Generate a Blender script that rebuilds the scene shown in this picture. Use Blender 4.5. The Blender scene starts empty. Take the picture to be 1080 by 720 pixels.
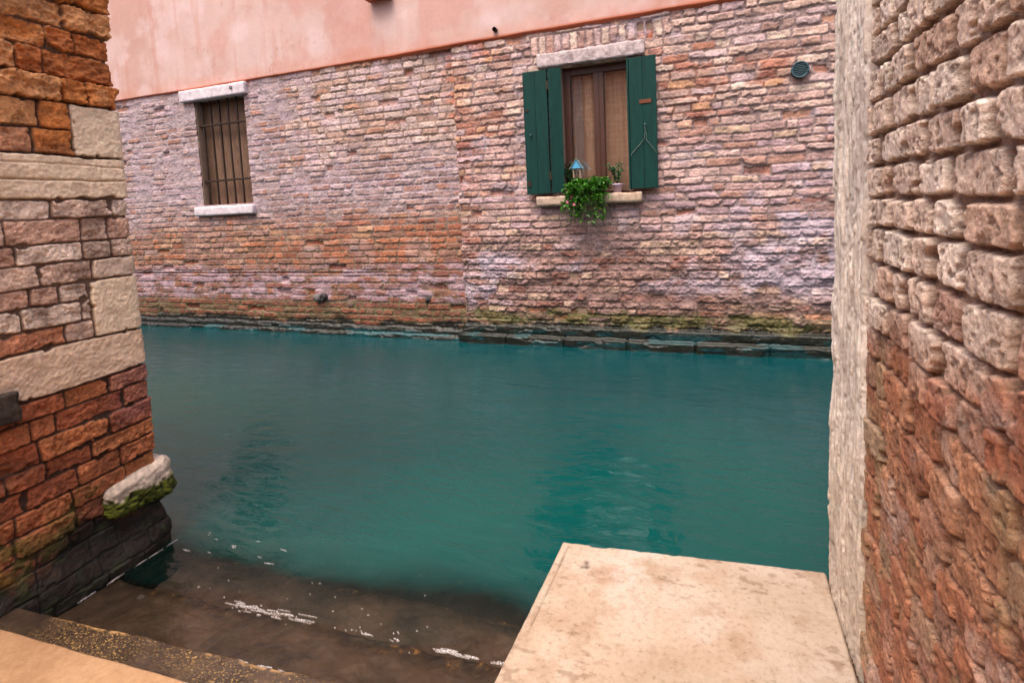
import bpy, bmesh, math, random
import numpy as np
from mathutils import Matrix, Vector
random.seed(7)
R = math.radians
scene = bpy.context.scene
COL = scene.collection

# ---------------------------------------------------------------- camera
cam_d = bpy.data.cameras.new('camera')
cam = bpy.data.objects.new('camera', cam_d); COL.objects.link(cam)
RM = Matrix(((0.937315, -0.012349, -0.348276), (0.345645, -0.099265, 0.933102), (-0.046095, -0.994984, -0.088773)))
def _orth():
    pp = np.array([540., 270.]); f = 565.66775
    y = np.array([210., -60., f]); y /= np.linalg.norm(y)
    x = np.array([1518., -20., -f]); x /= np.linalg.norm(x)
    z = np.cross(x, y); return np.stack([x, y, z])
Rm = _orth()
M = Matrix.Identity(4)
for i in range(3):
    M[i][0] = Rm[i, 0]; M[i][1] = -Rm[i, 1]; M[i][2] = -Rm[i, 2]
M[2][3] = 1.4
cam.matrix_world = M
cam_d.sensor_width = 36; cam_d.sensor_fit = 'HORIZONTAL'
cam_d.lens = 565.66775 / 1080 * 36
cam_d.shift_y = -90 / 1080
cam_d.clip_start = 0.02; cam_d.clip_end = 500
cam_d.dof.use_dof = True; cam_d.dof.focus_distance = 3.6; cam_d.dof.aperture_fstop = 14
scene.camera = cam

# ---------------------------------------------------------------- light
SUN_EL, SUN_AZ = 66, 192        # azimuth: compass angle the light comes FROM, measured from +Y clockwise
w = bpy.data.worlds.new('World'); scene.world = w; w.use_nodes = True
nt = w.node_tree; bg = nt.nodes['Background']
sky = nt.nodes.new('ShaderNodeTexSky'); sky.sky_type = 'NISHITA'; sky.sun_disc = False
sky.sun_elevation = R(SUN_EL); sky.sun_rotation = R(SUN_AZ)
sky.dust_density = 8.0; sky.ozone_density = 0.5
nt.links.new(sky.outputs[0], bg.inputs[0]); bg.inputs[1].default_value = 0.15
sd = bpy.data.lights.new('sun', 'SUN'); so = bpy.data.objects.new('sun', sd); COL.objects.link(so)
sd.energy = .85; sd.angle = R(35); sd.color = (1.0, 0.93, 0.85)
ldir = Vector((math.sin(R(SUN_AZ)) * math.cos(R(SUN_EL)), math.cos(R(SUN_AZ)) * math.cos(R(SUN_EL)), math.sin(R(SUN_EL))))
so.rotation_euler = ldir.to_track_quat('Z', 'Y').to_euler()
scene.view_settings.view_transform = 'Standard'; scene.view_settings.look = 'None'
scene.view_settings.gamma = 1; scene.view_settings.use_curve_mapping = False
scene.view_settings.exposure = 0.92

# ---------------------------------------------------------------- helpers
def lin(c):
    c = np.asarray(c, float) / 255.
    return np.where(c <= 0.04045, c / 12.92, ((c + 0.055) / 1.055) ** 2.4)
def L4(r, g, b, k=1.0):
    v = lin((r, g, b)) * k; return (float(v[0]), float(v[1]), float(v[2]), 1)
def ss(a, b, x):
    t = np.clip((x - a) / (b - a), 0, 1); return t * t * (3 - 2 * t)
def vnoise(x, y, seed=0):
    rs = np.random.RandomState(seed); T = rs.rand(256, 256)
    xi = np.floor(x).astype(np.int64); yi = np.floor(y).astype(np.int64)
    fx = x - xi; fy = y - yi
    fx = fx * fx * fx * (fx * (fx * 6 - 15) + 10); fy = fy * fy * fy * (fy * (fy * 6 - 15) + 10)
    x0 = xi & 255; x1 = (xi + 1) & 255; y0 = yi & 255; y1 = (yi + 1) & 255
    a = T[x0, y0]; b = T[x1, y0]; c = T[x0, y1]; d = T[x1, y1]
    return (a + (b - a) * fx) * (1 - fy) + (c + (d - c) * fx) * fy
def fbm(x, y, oct=4, seed=0, gain=0.5):
    s = 0; a = 1; t = 0
    for o in range(oct):
        s = s + a * vnoise(x * 2 ** o + 17.3 * o, y * 2 ** o + 5.1 * o, seed + o); t += a; a *= gain
    return s / t
def tag(o, label=None, cat=None, group=None, kind=None):
    if label: o['label'] = label
    if cat: o['category'] = cat
    if group: o['group'] = group
    if kind: o['kind'] = kind
    return o
def empty(name, loc=(0, 0, 0)):
    o = bpy.data.objects.new(name, None); COL.objects.link(o); o.location = loc
    o.empty_display_size = .1; return o
def link_mesh(name, me, mat, parent=None, smooth=True):
    o = bpy.data.objects.new(name, me); COL.objects.link(o)
    if mat: me.materials.append(mat)
    if smooth: me.polygons.foreach_set('use_smooth', [True] * len(me.polygons))
    if parent:
        o.parent = parent; o.matrix_parent_inverse = Matrix.Translation(parent.matrix_world.translation if False else parent.location).inverted()
    return o
def obj(name, bm, mat, parent=None, smooth=False):
    bmesh.ops.recalc_face_normals(bm, faces=bm.faces)
    me = bpy.data.meshes.new(name); bm.to_mesh(me); bm.free()
    return link_mesh(name, me, mat, parent, smooth)
def box(bm, x0, x1, y0, y1, z0, z1, bev=0.0, rot=None, piv=None):
    vs = [bm.verts.new(p) for p in ((x0, y0, z0), (x1, y0, z0), (x1, y1, z0), (x0, y1, z0), (x0, y0, z1), (x1, y0, z1), (x1, y1, z1), (x0, y1, z1))]
    fs = [bm.faces.new([vs[i] for i in f]) for f in ((0, 3, 2, 1), (4, 5, 6, 7), (0, 1, 5, 4), (1, 2, 6, 5), (2, 3, 7, 6), (3, 0, 4, 7))]
    geo = vs
    if bev > 0:
        es = list({e for f in fs for e in f.edges})
        r = bmesh.ops.bevel(bm, geom=es, offset=bev, segments=2, affect='EDGES', profile=0.5)
        geo = list({v for f in r['faces'] for v in f.verts} | {v for v in vs if v.is_valid})
    if rot is not None:
        bmesh.ops.rotate(bm, verts=geo, cent=piv or (x0, y0, z0), matrix=Matrix.Rotation(rot, 3, 'Z'))
    return geo
def tube(bm, pts, r, seg=8, cap=True):
    rings = []
    pts = [Vector(p) for p in pts]
    rr = r if isinstance(r, (list, tuple)) else [r] * len(pts)
    for i, p in enumerate(pts):
        d = (pts[min(i + 1, len(pts) - 1)] - pts[max(i - 1, 0)]).normalized()
        a = d.cross(Vector((0, 0, 1)) if abs(d.z) < .9 else Vector((1, 0, 0))).normalized(); b = d.cross(a)
        rings.append([bm.verts.new(p + rr[i] * (math.cos(t) * a + math.sin(t) * b)) for t in [2 * math.pi * k / seg for k in range(seg)]])
    for i in range(len(rings) - 1):
        for k in range(seg):
            bm.faces.new((rings[i][k], rings[i][(k + 1) % seg], rings[i + 1][(k + 1) % seg], rings[i + 1][k]))
    if cap:
        bm.faces.new(rings[0][::-1]); bm.faces.new(rings[-1])
def grid_object(name, P, mat, parent=None, col=None, wet=None, mask=None, flip=False, smooth=True):
    """P: (n,m,3) grid of points -> one mesh, optional per-vertex colour and wetness, optional face mask (n-1,m-1)"""
    n, m = P.shape[:2]
    idx = np.arange(n * m).reshape(n, m)
    q = np.stack([idx[:-1, :-1], idx[1:, :-1], idx[1:, 1:], idx[:-1, 1:]], -1)
    if flip: q = q[..., ::-1]
    q = q[mask] if mask is not None else q.reshape(-1, 4)
    used = np.zeros(n * m, bool); used[q.ravel()] = True
    remap = np.cumsum(used) - 1
    q = remap[q]; V = P.reshape(-1, 3)[used]
    me = bpy.data.meshes.new(name)
    me.vertices.add(len(V)); me.vertices.foreach_set('co', V.astype(np.float32).ravel())
    me.loops.add(q.size); me.loops.foreach_set('vertex_index', q.astype(np.int32).ravel())
    me.polygons.add(len(q)); me.polygons.foreach_set('loop_start', np.arange(0, q.size, 4, dtype=np.int32))
    me.polygons.foreach_set('loop_total', np.full(len(q), 4, np.int32))
    me.update(calc_edges=True); me.validate()
    if col is not None:
        a = me.attributes.new('Col', 'FLOAT_COLOR', 'POINT')
        c = np.ones((len(V), 4), np.float32); c[:, :3] = col.reshape(-1, 3)[used]; a.data.foreach_set('color', c.ravel())
    if wet is not None:
        a = me.attributes.new('wet', 'FLOAT', 'POINT'); a.data.foreach_set('value', wet.reshape(-1)[used].astype(np.float32))
    return link_mesh(name, me, mat, parent, smooth)

# ---------------------------------------------------------------- materials
def newmat(name):
    m = bpy.data.materials.new(name); m.use_nodes = True
    return m, m.node_tree, m.node_tree.nodes['Principled BSDF']
def noise_node(nt, scale, detail=6, rough=.6, stretch=None, coord='Object'):
    tc = nt.nodes.new('ShaderNodeTexCoord'); n = nt.nodes.new('ShaderNodeTexNoise')
    n.inputs['Scale'].default_value = scale; n.inputs['Detail'].default_value = detail; n.inputs['Roughness'].default_value = rough
    if stretch:
        mp = nt.nodes.new('ShaderNodeMapping'); mp.inputs['Scale'].default_value = stretch
        nt.links.new(tc.outputs[coord], mp.inputs[0]); nt.links.new(mp.outputs[0], n.inputs['Vector'])
    else: nt.links.new(tc.outputs[coord], n.inputs['Vector'])
    return n
def ramp(nt, src, stops):
    r = nt.nodes.new('ShaderNodeValToRGB'); e = r.color_ramp.elements
    e[0].position, e[0].color = stops[0]; e[1].position, e[1].color = stops[-1]
    for p, c in stops[1:-1]:
        x = e.new(p); x.color = c
    nt.links.new(src, r.inputs[0]); return r
def mixc(nt, a, b, fac, mode='MIX'):
    m = nt.nodes.new('ShaderNodeMix'); m.data_type = 'RGBA'; m.blend_type = mode
    for s, i in ((fac, 0), (a, 6), (b, 7)):
        if hasattr(s, 'links'): nt.links.new(s, m.inputs[i])
        else: m.inputs[i].default_value = s
    return m.outputs[2]
def bump(nt, h, strength, dist, prev=None):
    b = nt.nodes.new('ShaderNodeBump'); b.inputs['Strength'].default_value = strength; b.inputs['Distance'].default_value = dist
    nt.links.new(h, b.inputs['Height'])
    if prev: nt.links.new(prev, b.inputs['Normal'])
    return b.outputs[0]
def simple(name, base, rough=.7, var=.25, nscale=20, bstr=.3, bdist=.003, metal=0, stretch=None, base2=None):
    m, nt, p = newmat(name)
    n = noise_node(nt, nscale, 7, .65, stretch)
    b2 = base2 or tuple(c * (1 - var) for c in base[:3]) + (1,)
    r = ramp(nt, n.outputs[0], [(.3, b2), (.7, base)])
    nt.links.new(r.outputs[0], p.inputs['Base Color'])
    p.inputs['Roughness'].default_value = rough; p.inputs['Metallic'].default_value = metal
    nt.links.new(bump(nt, n.outputs[0], bstr, bdist), p.inputs['Normal'])
    return m
def masonry(name, fine=90, pit=0, bstr=.5, bdist=.004, rough=.93, k=1.0):
    m, nt, p = newmat(name)
    a = nt.nodes.new('ShaderNodeAttribute'); a.attribute_name = 'Col'
    wt = nt.nodes.new('ShaderNodeAttribute'); wt.attribute_name = 'wet'
    n1 = noise_node(nt, fine, 8, .7); n2 = noise_node(nt, fine * .22, 6, .6)
    q = lambda v: 1 + (v - 1) * k
    g1 = ramp(nt, n1.outputs[0], [(.30, (q(.36), q(.34), q(.33), 1)), (.44, (q(.92), q(.92), q(.92), 1)), (.56, (q(1.08), q(1.08), q(1.08), 1)), (.72, (q(1.45), q(1.42), q(1.38), 1))])
    g2 = ramp(nt, n2.outputs[0], [(.3, (q(.72), q(.7), q(.7), 1)), (.7, (q(1.2), q(1.19), q(1.16), 1))])
    c = mixc(nt, a.outputs['Color'], g1.outputs[0], 1.0, 'MULTIPLY')
    c = mixc(nt, c, g2.outputs[0], 1.0, 'MULTIPLY')
    h = n1.outputs[0]
    nrm = bump(nt, n2.outputs[0], bstr, bdist * 2.5); nrm = bump(nt, h, bstr, bdist, nrm)
    if pit:
        v = nt.nodes.new('ShaderNodeTexVoronoi'); v.inputs['Scale'].default_value = pit
        tc = nt.nodes.new('ShaderNodeTexCoord')
        wn = noise_node(nt, pit * .5, 3)
        ad = nt.nodes.new('ShaderNodeMix'); ad.data_type = 'VECTOR'; ad.inputs[0].default_value = .04
        nt.links.new(tc.outputs['Object'], ad.inputs[4]); nt.links.new(wn.outputs['Color'], ad.inputs[5])
        nt.links.new(ad.outputs[1], v.inputs['Vector'])
        pr = ramp(nt, v.outputs['Distance'], [(.12, (0, 0, 0, 1)), (.3, (1, 1, 1, 1))])
        nrm = bump(nt, pr.outputs[0], .6, .003, nrm)
        pc = ramp(nt, v.outputs['Distance'], [(.08, (.5, .42, .38, 1)), (.22, (1, 1, 1, 1))])
        c = mixc(nt, c, pc.outputs[0], .6, 'MULTIPLY')
    nt.links.new(c, p.inputs['Base Color'])
    mr = nt.nodes.new('ShaderNodeMapRange'); mr.inputs['To Min'].default_value = rough; mr.inputs['To Max'].default_value = .33
    nt.links.new(wt.outputs['Fac'], mr.inputs['Value']); nt.links.new(mr.outputs[0], p.inputs['Roughness'])
    nt.links.new(nrm, p.inputs['Normal'])
    return m

MAS_FAR = masonry('far_masonry', 55, 0, .7, .008)
MAS_LEFT = masonry('pillar_masonry', 100, 0, .8, .004)
MAS_RIGHT = masonry('near_masonry', 260, 110, .8, .0026)
MAS_STONE = masonry('stone_masonry', 110, 0, .6, .003, .93, .6)
IRON = simple('old_iron', L4(70, 52, 42), .65, .5, 60, .5, .002, .5)
WOODOLD = simple('weathered_boards', L4(146, 112, 90), .85, .5, 14, .5, .004, 0, (6, 6, .6), L4(82, 58, 46))
WOODFR = simple('brown_window_wood', L4(78, 42, 28), .5, .35, 20, .3, .002, 0, (5, 5, .5))
GREEN = simple('green_paint', L4(4, 62, 55), .72, .25, 16, .3, .001, 0, (4, 4, .35), L4(3, 42, 40))
GREEN.node_tree.nodes['Principled BSDF'].inputs['Specular IOR Level'].default_value = .25
RUST = simple('rusty_plate', L4(120, 62, 36), .8, .4, 90, .5, .001)
STONEW = simple('white_istrian_stone', L4(228, 220, 226), .8, .3, 16, .5, .004, 0, None, L4(190, 172, 180))
STONEG = simple('pitted_stone', L4(214, 196, 198), .85, .4, 26, .8, .008, 0, None, L4(140, 122, 120))
SILL = simple('worn_sill_stone', L4(200, 178, 158), .8, .3, 18, .5, .004, 0, None, L4(150, 122, 104))
REVEAL = simple('reveal_plaster', L4(150, 125, 108), .9, .3, 14, .5, .006)
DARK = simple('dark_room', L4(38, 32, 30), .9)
TEALMET = simple('teal_metal', L4(62, 92, 102), .5, .3, 80, .3, .001, .2)
WHITEM = simple('white_wire', L4(110, 124, 114), .5)
POTL = simple('lilac_pot', L4(190, 170, 195), .6, .12, 30, .1)
POTP = simple('pink_pot', L4(190, 140, 150), .6, .15, 30, .1)
SOIL = simple('soil', L4(60, 44, 34), .95, .4, 60)
BLUE = simple('blue_roof', L4(90, 170, 215), .5, .15, 30, .1)
LUMP = simple('corroded_lump', L4(58, 50, 52), .6, .5, 40, .8, .01)
LUMPG = simple('grey_lump', L4(120, 115, 112), .75, .5, 35, .9, .01)
STUB = simple('dark_stub', L4(84, 70, 60), .8, .5, 45, .9, .008, 0, None, L4(40, 34, 30))

def leafmat(name, c1, c2):
    m, nt, p = newmat(name)
    n = noise_node(nt, 38, 3)
    r = ramp(nt, n.outputs[0], [(.35, c2), (.65, c1)])
    nt.links.new(r.outputs[0], p.inputs['Base Color']); p.inputs['Roughness'].default_value = .45
    tr = nt.nodes.new('ShaderNodeBsdfTranslucent'); nt.links.new(r.outputs[0], tr.inputs[0])
    mx = nt.nodes.new('ShaderNodeMixShader'); mx.inputs[0].default_value = .25
    nt.links.new(p.outputs[0], mx.inputs[1]); nt.links.new(tr.outputs[0], mx.inputs[2])
    nt.links.new(mx.outputs[0], nt.nodes['Material Output'].inputs[0]); return m
LEAFB = leafmat('bright_leaf', L4(92, 156, 42), L4(34, 88, 24))
LEAFD = leafmat('dark_leaf', L4(44, 92, 48), L4(24, 56, 34))
LEAFM = leafmat('mid_leaf', L4(70, 120, 70), L4(34, 80, 50))
FLOWER = simple('pink_petal', L4(220, 130, 150), .6)
STEMM = simple('stem_green', L4(80, 80, 45), .7)

# glass
def glassmat():
    m, nt, p = newmat('window_glass'); nt.nodes.remove(p)
    tr = nt.nodes.new('ShaderNodeBsdfTransparent'); tr.inputs[0].default_value = (.9, .9, .9, 1)
    gl = nt.nodes.new('ShaderNodeBsdfGlossy'); gl.inputs['Roughness'].default_value = .03
    fr = nt.nodes.new('ShaderNodeLayerWeight'); fr.inputs[0].default_value = .22
    mrg = nt.nodes.new('ShaderNodeMapRange'); mrg.inputs['To Min'].default_value = .2; mrg.inputs['To Max'].default_value = .9
    nt.links.new(fr.outputs['Facing'], mrg.inputs['Value'])
    n = noise_node(nt, 3, 2); nt.links.new(bump(nt, n.outputs[0], .1, .01), gl.inputs['Normal'])
    mx = nt.nodes.new('ShaderNodeMixShader')
    nt.links.new(mrg.outputs[0], mx.inputs[0]); nt.links.new(tr.outputs[0], mx.inputs[1]); nt.links.new(gl.outputs[0], mx.inputs[2])
    nt.links.new(mx.outputs[0], nt.nodes['Material Output'].inputs[0]); return m
GLASS = glassmat()
CURT = simple('tan_curtain', L4(248, 208, 178), .9, .16, 5, .2, .01, 0, (3, 3, 1))
CURTW = simple('grey_net_curtain', L4(190, 178, 172), .9, .2, 9, .2, .01, 0, (8, 1, .5))

# ---------------------------------------------------------------- masonry generator
class Layout:
    def __init__(s, s0, s1, z0, z1, course, blen, seed, cj=.12, lj=.18, header=.3):
        rs = np.random.RandomState(seed)
        zb = [z0]
        while zb[-1] < z1: zb.append(zb[-1] + course * (1 + cj * (rs.rand() - .5) * 2))
        s.zb = np.array(zb); s.sb = []; s.off = []; n = 0; B = []
        for k in range(len(zb) - 1):
            b = [s0 - rs.rand() * blen]
            while b[-1] < s1:
                l = blen * (1 + lj * (rs.rand() - .5) * 2)
                if rs.rand() < header: l *= .52
                b.append(b[-1] + l)
            b = np.array(b); s.sb.append(b); s.off.append(n); n += len(b) - 1
            for i in range(len(b) - 1): B.append((b[i], b[i + 1], zb[k], zb[k + 1]))
        s.B = np.array(B); s.n = n; s.stones = []
    def add_stone(s, a, b, c, d): s.stones.append((a, b, c, d))
    def all(s): return np.vstack([s.B, np.array(s.stones)]) if s.stones else s.B
    def eval(s, S, Z, rad=.006, kx=1.0):
        k = np.clip(np.searchsorted(s.zb, Z) - 1, 0, len(s.zb) - 2)
        uid = np.zeros(S.shape, np.int64)
        for kk in np.unique(k):
            m = k == kk; b = s.sb[kk]
            uid[m] = s.off[kk] + np.clip(np.searchsorted(b, S[m]) - 1, 0, len(b) - 2)
        A = s.all(); d = None
        for j, (a, b, c, e) in enumerate(s.stones):
            ins = (S > a) & (S < b) & (Z > c) & (Z < e); uid[ins] = s.n + j
        r = A[uid]
        dx = np.minimum(S - r[..., 0], r[..., 1] - S); dz = np.minimum(Z - r[..., 2], r[..., 3] - Z)
        dx = dx * kx; rc = .012
        d = np.where((dx < rc) & (dz < rc), rc - np.hypot(rc - dx, rc - dz), np.minimum(dx, dz))
        for j, (a, b, c, e) in enumerate(s.stones):
            out = np.hypot(np.maximum(np.maximum(a - S, S - b), 0), np.maximum(np.maximum(c - Z, Z - e), 0))
            d = np.where(uid == s.n + j, d, np.minimum(d, out))
        return uid, d, (r[..., 0] + r[..., 1]) / 2, (r[..., 2] + r[..., 3]) / 2

def corner_path(S, sc, px, py, d1, d2, r=.02):
    """S<sc runs along d1 to the corner (px,py); beyond it turns into d2. Outward normals n1=-d2, n2=d1."""
    d1 = np.array(d1, float); d2 = np.array(d2, float)
    a = np.clip((S - (sc - r)) / (2 * r), 0, 1) * (math.pi / 2)
    base = np.zeros(S.shape + (2,)); nor = np.zeros(S.shape + (2,))
    c = np.array([px, py]) - d1 * r + d2 * r
    nor = np.cos(a)[..., None] * (-d2) + np.sin(a)[..., None] * d1
    base = c + r * nor
    base = base + np.minimum(S - (sc - r), 0)[..., None] * d1 + np.maximum(S - (sc + r), 0)[..., None] * d2
    return base, nor

def pick(u, pal):
    """u in 0..1 array -> colours from the palette (weights)"""
    w = np.cumsum([p[0] for p in pal]); w = w / w[-1]
    cols = np.array([lin(p[1]) for p in pal])
    return cols[np.clip(np.searchsorted(w, u), 0, len(pal) - 1)]
def blend(c, c2, m): 
    c2 = lin(c2) if not isinstance(c2, np.ndarray) else c2
    return c * (1 - m[..., None]) + c2 * m[..., None]

# ================================================================= SETTING: water, bed, steps, pavement
bm = bmesh.new(); box(bm, -16, 9, -6, 9, -1.6, -1.3)
tag(obj('canal_bed', bm, simple('mud', L4(60, 62, 50), .9)), kind='structure')

def step_edge(x, k):   # y of the front edge of tread k, the edges run slightly askew of the far wall
    return {0: .815, 1: 1.02, 2: 1.322, 3: 1.71, 4: 2.05}[k] + {0: .055, 1: .073, 2: .055, 3: .02, 4: .03}[k] * (x + 2.37)
STEPZ = {1: .10, 2: -.02, 3: -.16, 4: -.32}

def watermat():
    m, nt, p = newmat('canal_water')
    d = nt.nodes.new('ShaderNodeAttribute'); d.attribute_name = 'clear'
    big = noise_node(nt, .55, 3, .5)
    n0 = noise_node(nt, 3.0, 4, .6, (1, 2.2, 1))
    cr = ramp(nt, big.outputs[0], [(.3, L4(2, 62, 62)), (.5, L4(3, 71, 68)), (.7, L4(7, 78, 70))])
    tcw = nt.nodes.new('ShaderNodeTexCoord'); sp = nt.nodes.new('ShaderNodeSeparateXYZ'); nt.links.new(tcw.outputs['Object'], sp.inputs[0])
    mr = nt.nodes.new('ShaderNodeMapRange'); mr.inputs['From Min'].default_value = 1.6; mr.inputs['From Max'].default_value = 4.6; mr.interpolation_type = 'SMOOTHSTEP'
    nt.links.new(sp.outputs['Y'], mr.inputs['Value'])
    far_reflect = ramp(nt, big.outputs[0], [(.3, L4(3, 56, 62)), (.7, L4(5, 64, 68))])  # far water painted darker, standing in for the dark wall base it mirrors
    nt.links.new(mixc(nt, cr.outputs[0], far_reflect.outputs[0], mr.outputs[0]), p.inputs['Base Color'])
    p.inputs['Roughness'].default_value = .05; p.inputs['IOR'].default_value = 1.47
    # ripples
    r1 = noise_node(nt, 5.5, 4, .55, (.75, 2.2, 1)); r2 = noise_node(nt, 21, 4, .6, (.7, 1.8, 1)); r1.inputs['Distortion'].default_value = .6
    nb = bump(nt, r1.outputs[0], .32, .03); nb = bump(nt, r2.outputs[0], .16, .005, nb)
    nt.links.new(nb, p.inputs['Normal'])
    # shallow water over the steps: clear, faintly brown, with the same surface gloss
    tr = nt.nodes.new('ShaderNodeBsdfTransparent'); tr.inputs[0].default_value = (.80, .72, .62, 1)
    gl = nt.nodes.new('ShaderNodeBsdfGlossy'); gl.inputs['Roughness'].default_value = .06; nt.links.new(nb, gl.inputs['Normal'])
    fr = nt.nodes.new('ShaderNodeFresnel'); fr.inputs[0].default_value = 1.34; nt.links.new(nb, fr.inputs['Normal'])
    cm = nt.nodes.new('ShaderNodeMixShader'); nt.links.new(fr.outputs[0], cm.inputs[0]); nt.links.new(tr.outputs[0], cm.inputs[1]); nt.links.new(gl.outputs[0], cm.inputs[2])
    mx = nt.nodes.new('ShaderNodeMixShader'); nt.links.new(d.outputs['Fac'], mx.inputs[0])
    nt.links.new(p.outputs[0], mx.inputs[1]); nt.links.new(cm.outputs[0], mx.inputs[2])
    nt.links.new(mx.outputs[0], nt.nodes['Material Output'].inputs[0])
    return m
WATER = watermat()
def water():
    xs = np.concatenate([np.linspace(-16, -3, 120), np.linspace(-2.98, .6, 240), np.linspace(.65, 9, 60)])
    ys = np.concatenate([np.linspace(.85, 2.4, 130), np.linspace(2.42, 5.6, 170)])
    X, Y = np.meshgrid(xs, ys, indexing='ij')
    wob = (fbm(X * 3, Y * 3, 3, 3) - .5)
    Z = .010 * (fbm(X * 2.2, Y * 5, 3, 5) - .5) + .004 * (fbm(X * 9, Y * 16, 2, 9) - .5)
    x_in = np.clip(X, -2.3, -.45)
    yy = Y + wob * .2
    e3 = step_edge(x_in, 3) - .17
    depth = .02 + .14 * ss(-.03, .03, yy - step_edge(x_in, 2)) + 1.4 * np.maximum(yy - e3, 0) + 5 * np.maximum(yy - e3, 0) ** 2
    side = np.maximum(np.maximum(X - .3, -2.4 - X), 0)
    depth = depth + side * 3
    clear = np.exp(-np.maximum(depth - .14, 0) * 4.0) * .98
    P = np.stack([X, Y, Z], -1)
    o = grid_object('water', P, WATER, col=None)
    a = o.data.attributes.new('clear', 'FLOAT', 'POINT'); a.data.foreach_set('value', clear.ravel().astype(np.float32))
    tag(o, kind='structure')
water()

def wetstep_mat():
    m, nt, p = newmat('wet_step_stone')
    n = noise_node(nt, 12, 7, .7); n2 = noise_node(nt, 150, 4, .6, (1, 1.5, 1)); n3 = noise_node(nt, 2.2, 4)
    r = ramp(nt, n.outputs[0], [(.3, L4(40, 32, 28)), (.6, L4(78, 62, 50)), (.8, L4(104, 84, 60))])
    sp = ramp(nt, n2.outputs[0], [(.55, (0, 0, 0, 1)), (.68, (1, 1, 1, 1))])
    ma = ramp(nt, n3.outputs[0], [(.38, (0, 0, 0, 1)), (.6, (1, 1, 1, 1))])
    f = mixc(nt, sp.outputs[0], ma.outputs[0], 1.0, 'MULTIPLY')
    c = mixc(nt, r.outputs[0], L4(214, 172, 104), f)  # golden specular glints painted into the stone colour as specks
    at = nt.nodes.new('ShaderNodeAttribute'); at.attribute_name = 'wet'
    c = mixc(nt, c, L4(205, 160, 105), at.outputs['Fac'])
    nt.links.new(c, p.inputs['Base Color']); p.inputs['Roughness'].default_value = .3
    nb = bump(nt, n.outputs[0], .6, .01); nb = bump(nt, n2.outputs[0], .6, .003, nb)
    nt.links.new(nb, p.inputs['Normal']); return m
WET = wetstep_mat()
DRYEDGE = simple('worn_step_edge', L4(205, 165, 115), .6, .5, 30, .6, .004, 0, None, L4(90, 68, 46))
SUBM = simple('submerged_stone', L4(92, 77, 70), .6, .5, 5, .8, .02, 0, None, L4(42, 35, 32))
_n = SUBM.node_tree; _p = _n.nodes['Principled BSDF']; _src = _p.inputs['Base Color'].links[0].from_socket
_a = _n.nodes.new('ShaderNodeAttribute'); _a.attribute_name = 'wet'; _g = noise_node(_n, 26, 5, .7)
_gr = ramp(_n, _g.outputs[0], [(.45, L4(26, 21, 18)), (.6, L4(60, 44, 30)), (.72, L4(170, 132, 70))])
_n.links.new(mixc(_n, _src, _gr.outputs[0], _a.outputs['Fac']), _p.inputs['Base Color'])

def tread_grid(name, k0, k1, z, drop, mat, parent, x0=-2.36, x1=-.40, rough=.004, seed=1, stepn=.006):
    """one tread: top sheet from edge k0 back to edge k1 front, rounded nose and front face"""
    xs = np.arange(x0, x1, stepn)
    nv = 60
    t = np.linspace(0, 1, nv)
    X = np.repeat(xs[:, None], nv + 10, 1)
    yb = step_edge(xs, k0) - .05; yf = step_edge(xs, k1)
    chip = .005 * (fbm(xs * 9, xs * 0 + seed, 4, seed) - .5) * 2
    yf = yf + chip
    Y = np.zeros_like(X); Z = np.zeros_like(X)
    Y[:, :nv] = yb[:, None] + (yf - .008 - yb)[:, None] * t[None]
    Z[:, :nv] = z
    for i in range(10):
        if i < 5:
            a = i / 4 * math.pi / 2; Y[:, nv + i] = yf - .008 + .008 * math.sin(a); Z[:, nv + i] = z - .008 + .008 * math.cos(a)
        else:
            Y[:, nv + i] = yf; Z[:, nv + i] = z - .008 - (drop - .008) * (i - 4) / 5
    Z += rough * (fbm(X * 14, Y * 14, 4, seed + 3) - .5) * 2 + rough * 1.2 * (fbm(X * 2.5, Y * 3, 2, seed + 8) - .5) * 2
    Y[:, nv + 5:] += .01 * (fbm(X[:, nv + 5:] * 12, Z[:, nv + 5:] * 12, 3, seed + 4) - .5)
    dist = np.abs(yf[:, None] - Y) + np.abs(z - Z) * 2
    worn = ss(.022, .006, dist) * ss(.47, .56, fbm(X * 5 + seed, Y * 0 + 3, 4, seed + 6)) * ss(.3, .5, fbm(X * 40, Y * 60, 3, seed + 7))
    if mat is SUBM: worn = ss(.085, .02, dist + .02 * (fbm(X * 20, Y * 20, 3, seed) - .5)) * .9
    return grid_object(name, np.stack([X, Y, Z], -1), mat, parent, None, worn)
steps = empty('water_steps', (-1.3, 1.0, .1))
tag(steps, 'worn wet stone steps going down into the green canal beside the brick pillar', 'steps')
tread_grid('step', 0, 1, .10, .24, WET, steps, seed=11)['label'] = 'dark wet top step with golden glints painted into its colour'
tread_grid('step', 1, 2, -.018, .2, SUBM, steps, rough=.012, seed=21)['label'] = 'brown step just under the water'
tread_grid('step', 2, 3, -.15, .3, SUBM, steps, rough=.012, seed=31)
tread_grid('step', 3, 4, -.30, .5, SUBM, steps, rough=.012, seed=41)
bm = bmesh.new(); box(bm, -.90, -.42, .84, 1.112, -.02, .118, .008, R(3))
obj('corner_stone', bm, simple('dry_step_stone', L4(200, 165, 120), .8, .35, 18, .5, .004), steps)

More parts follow.
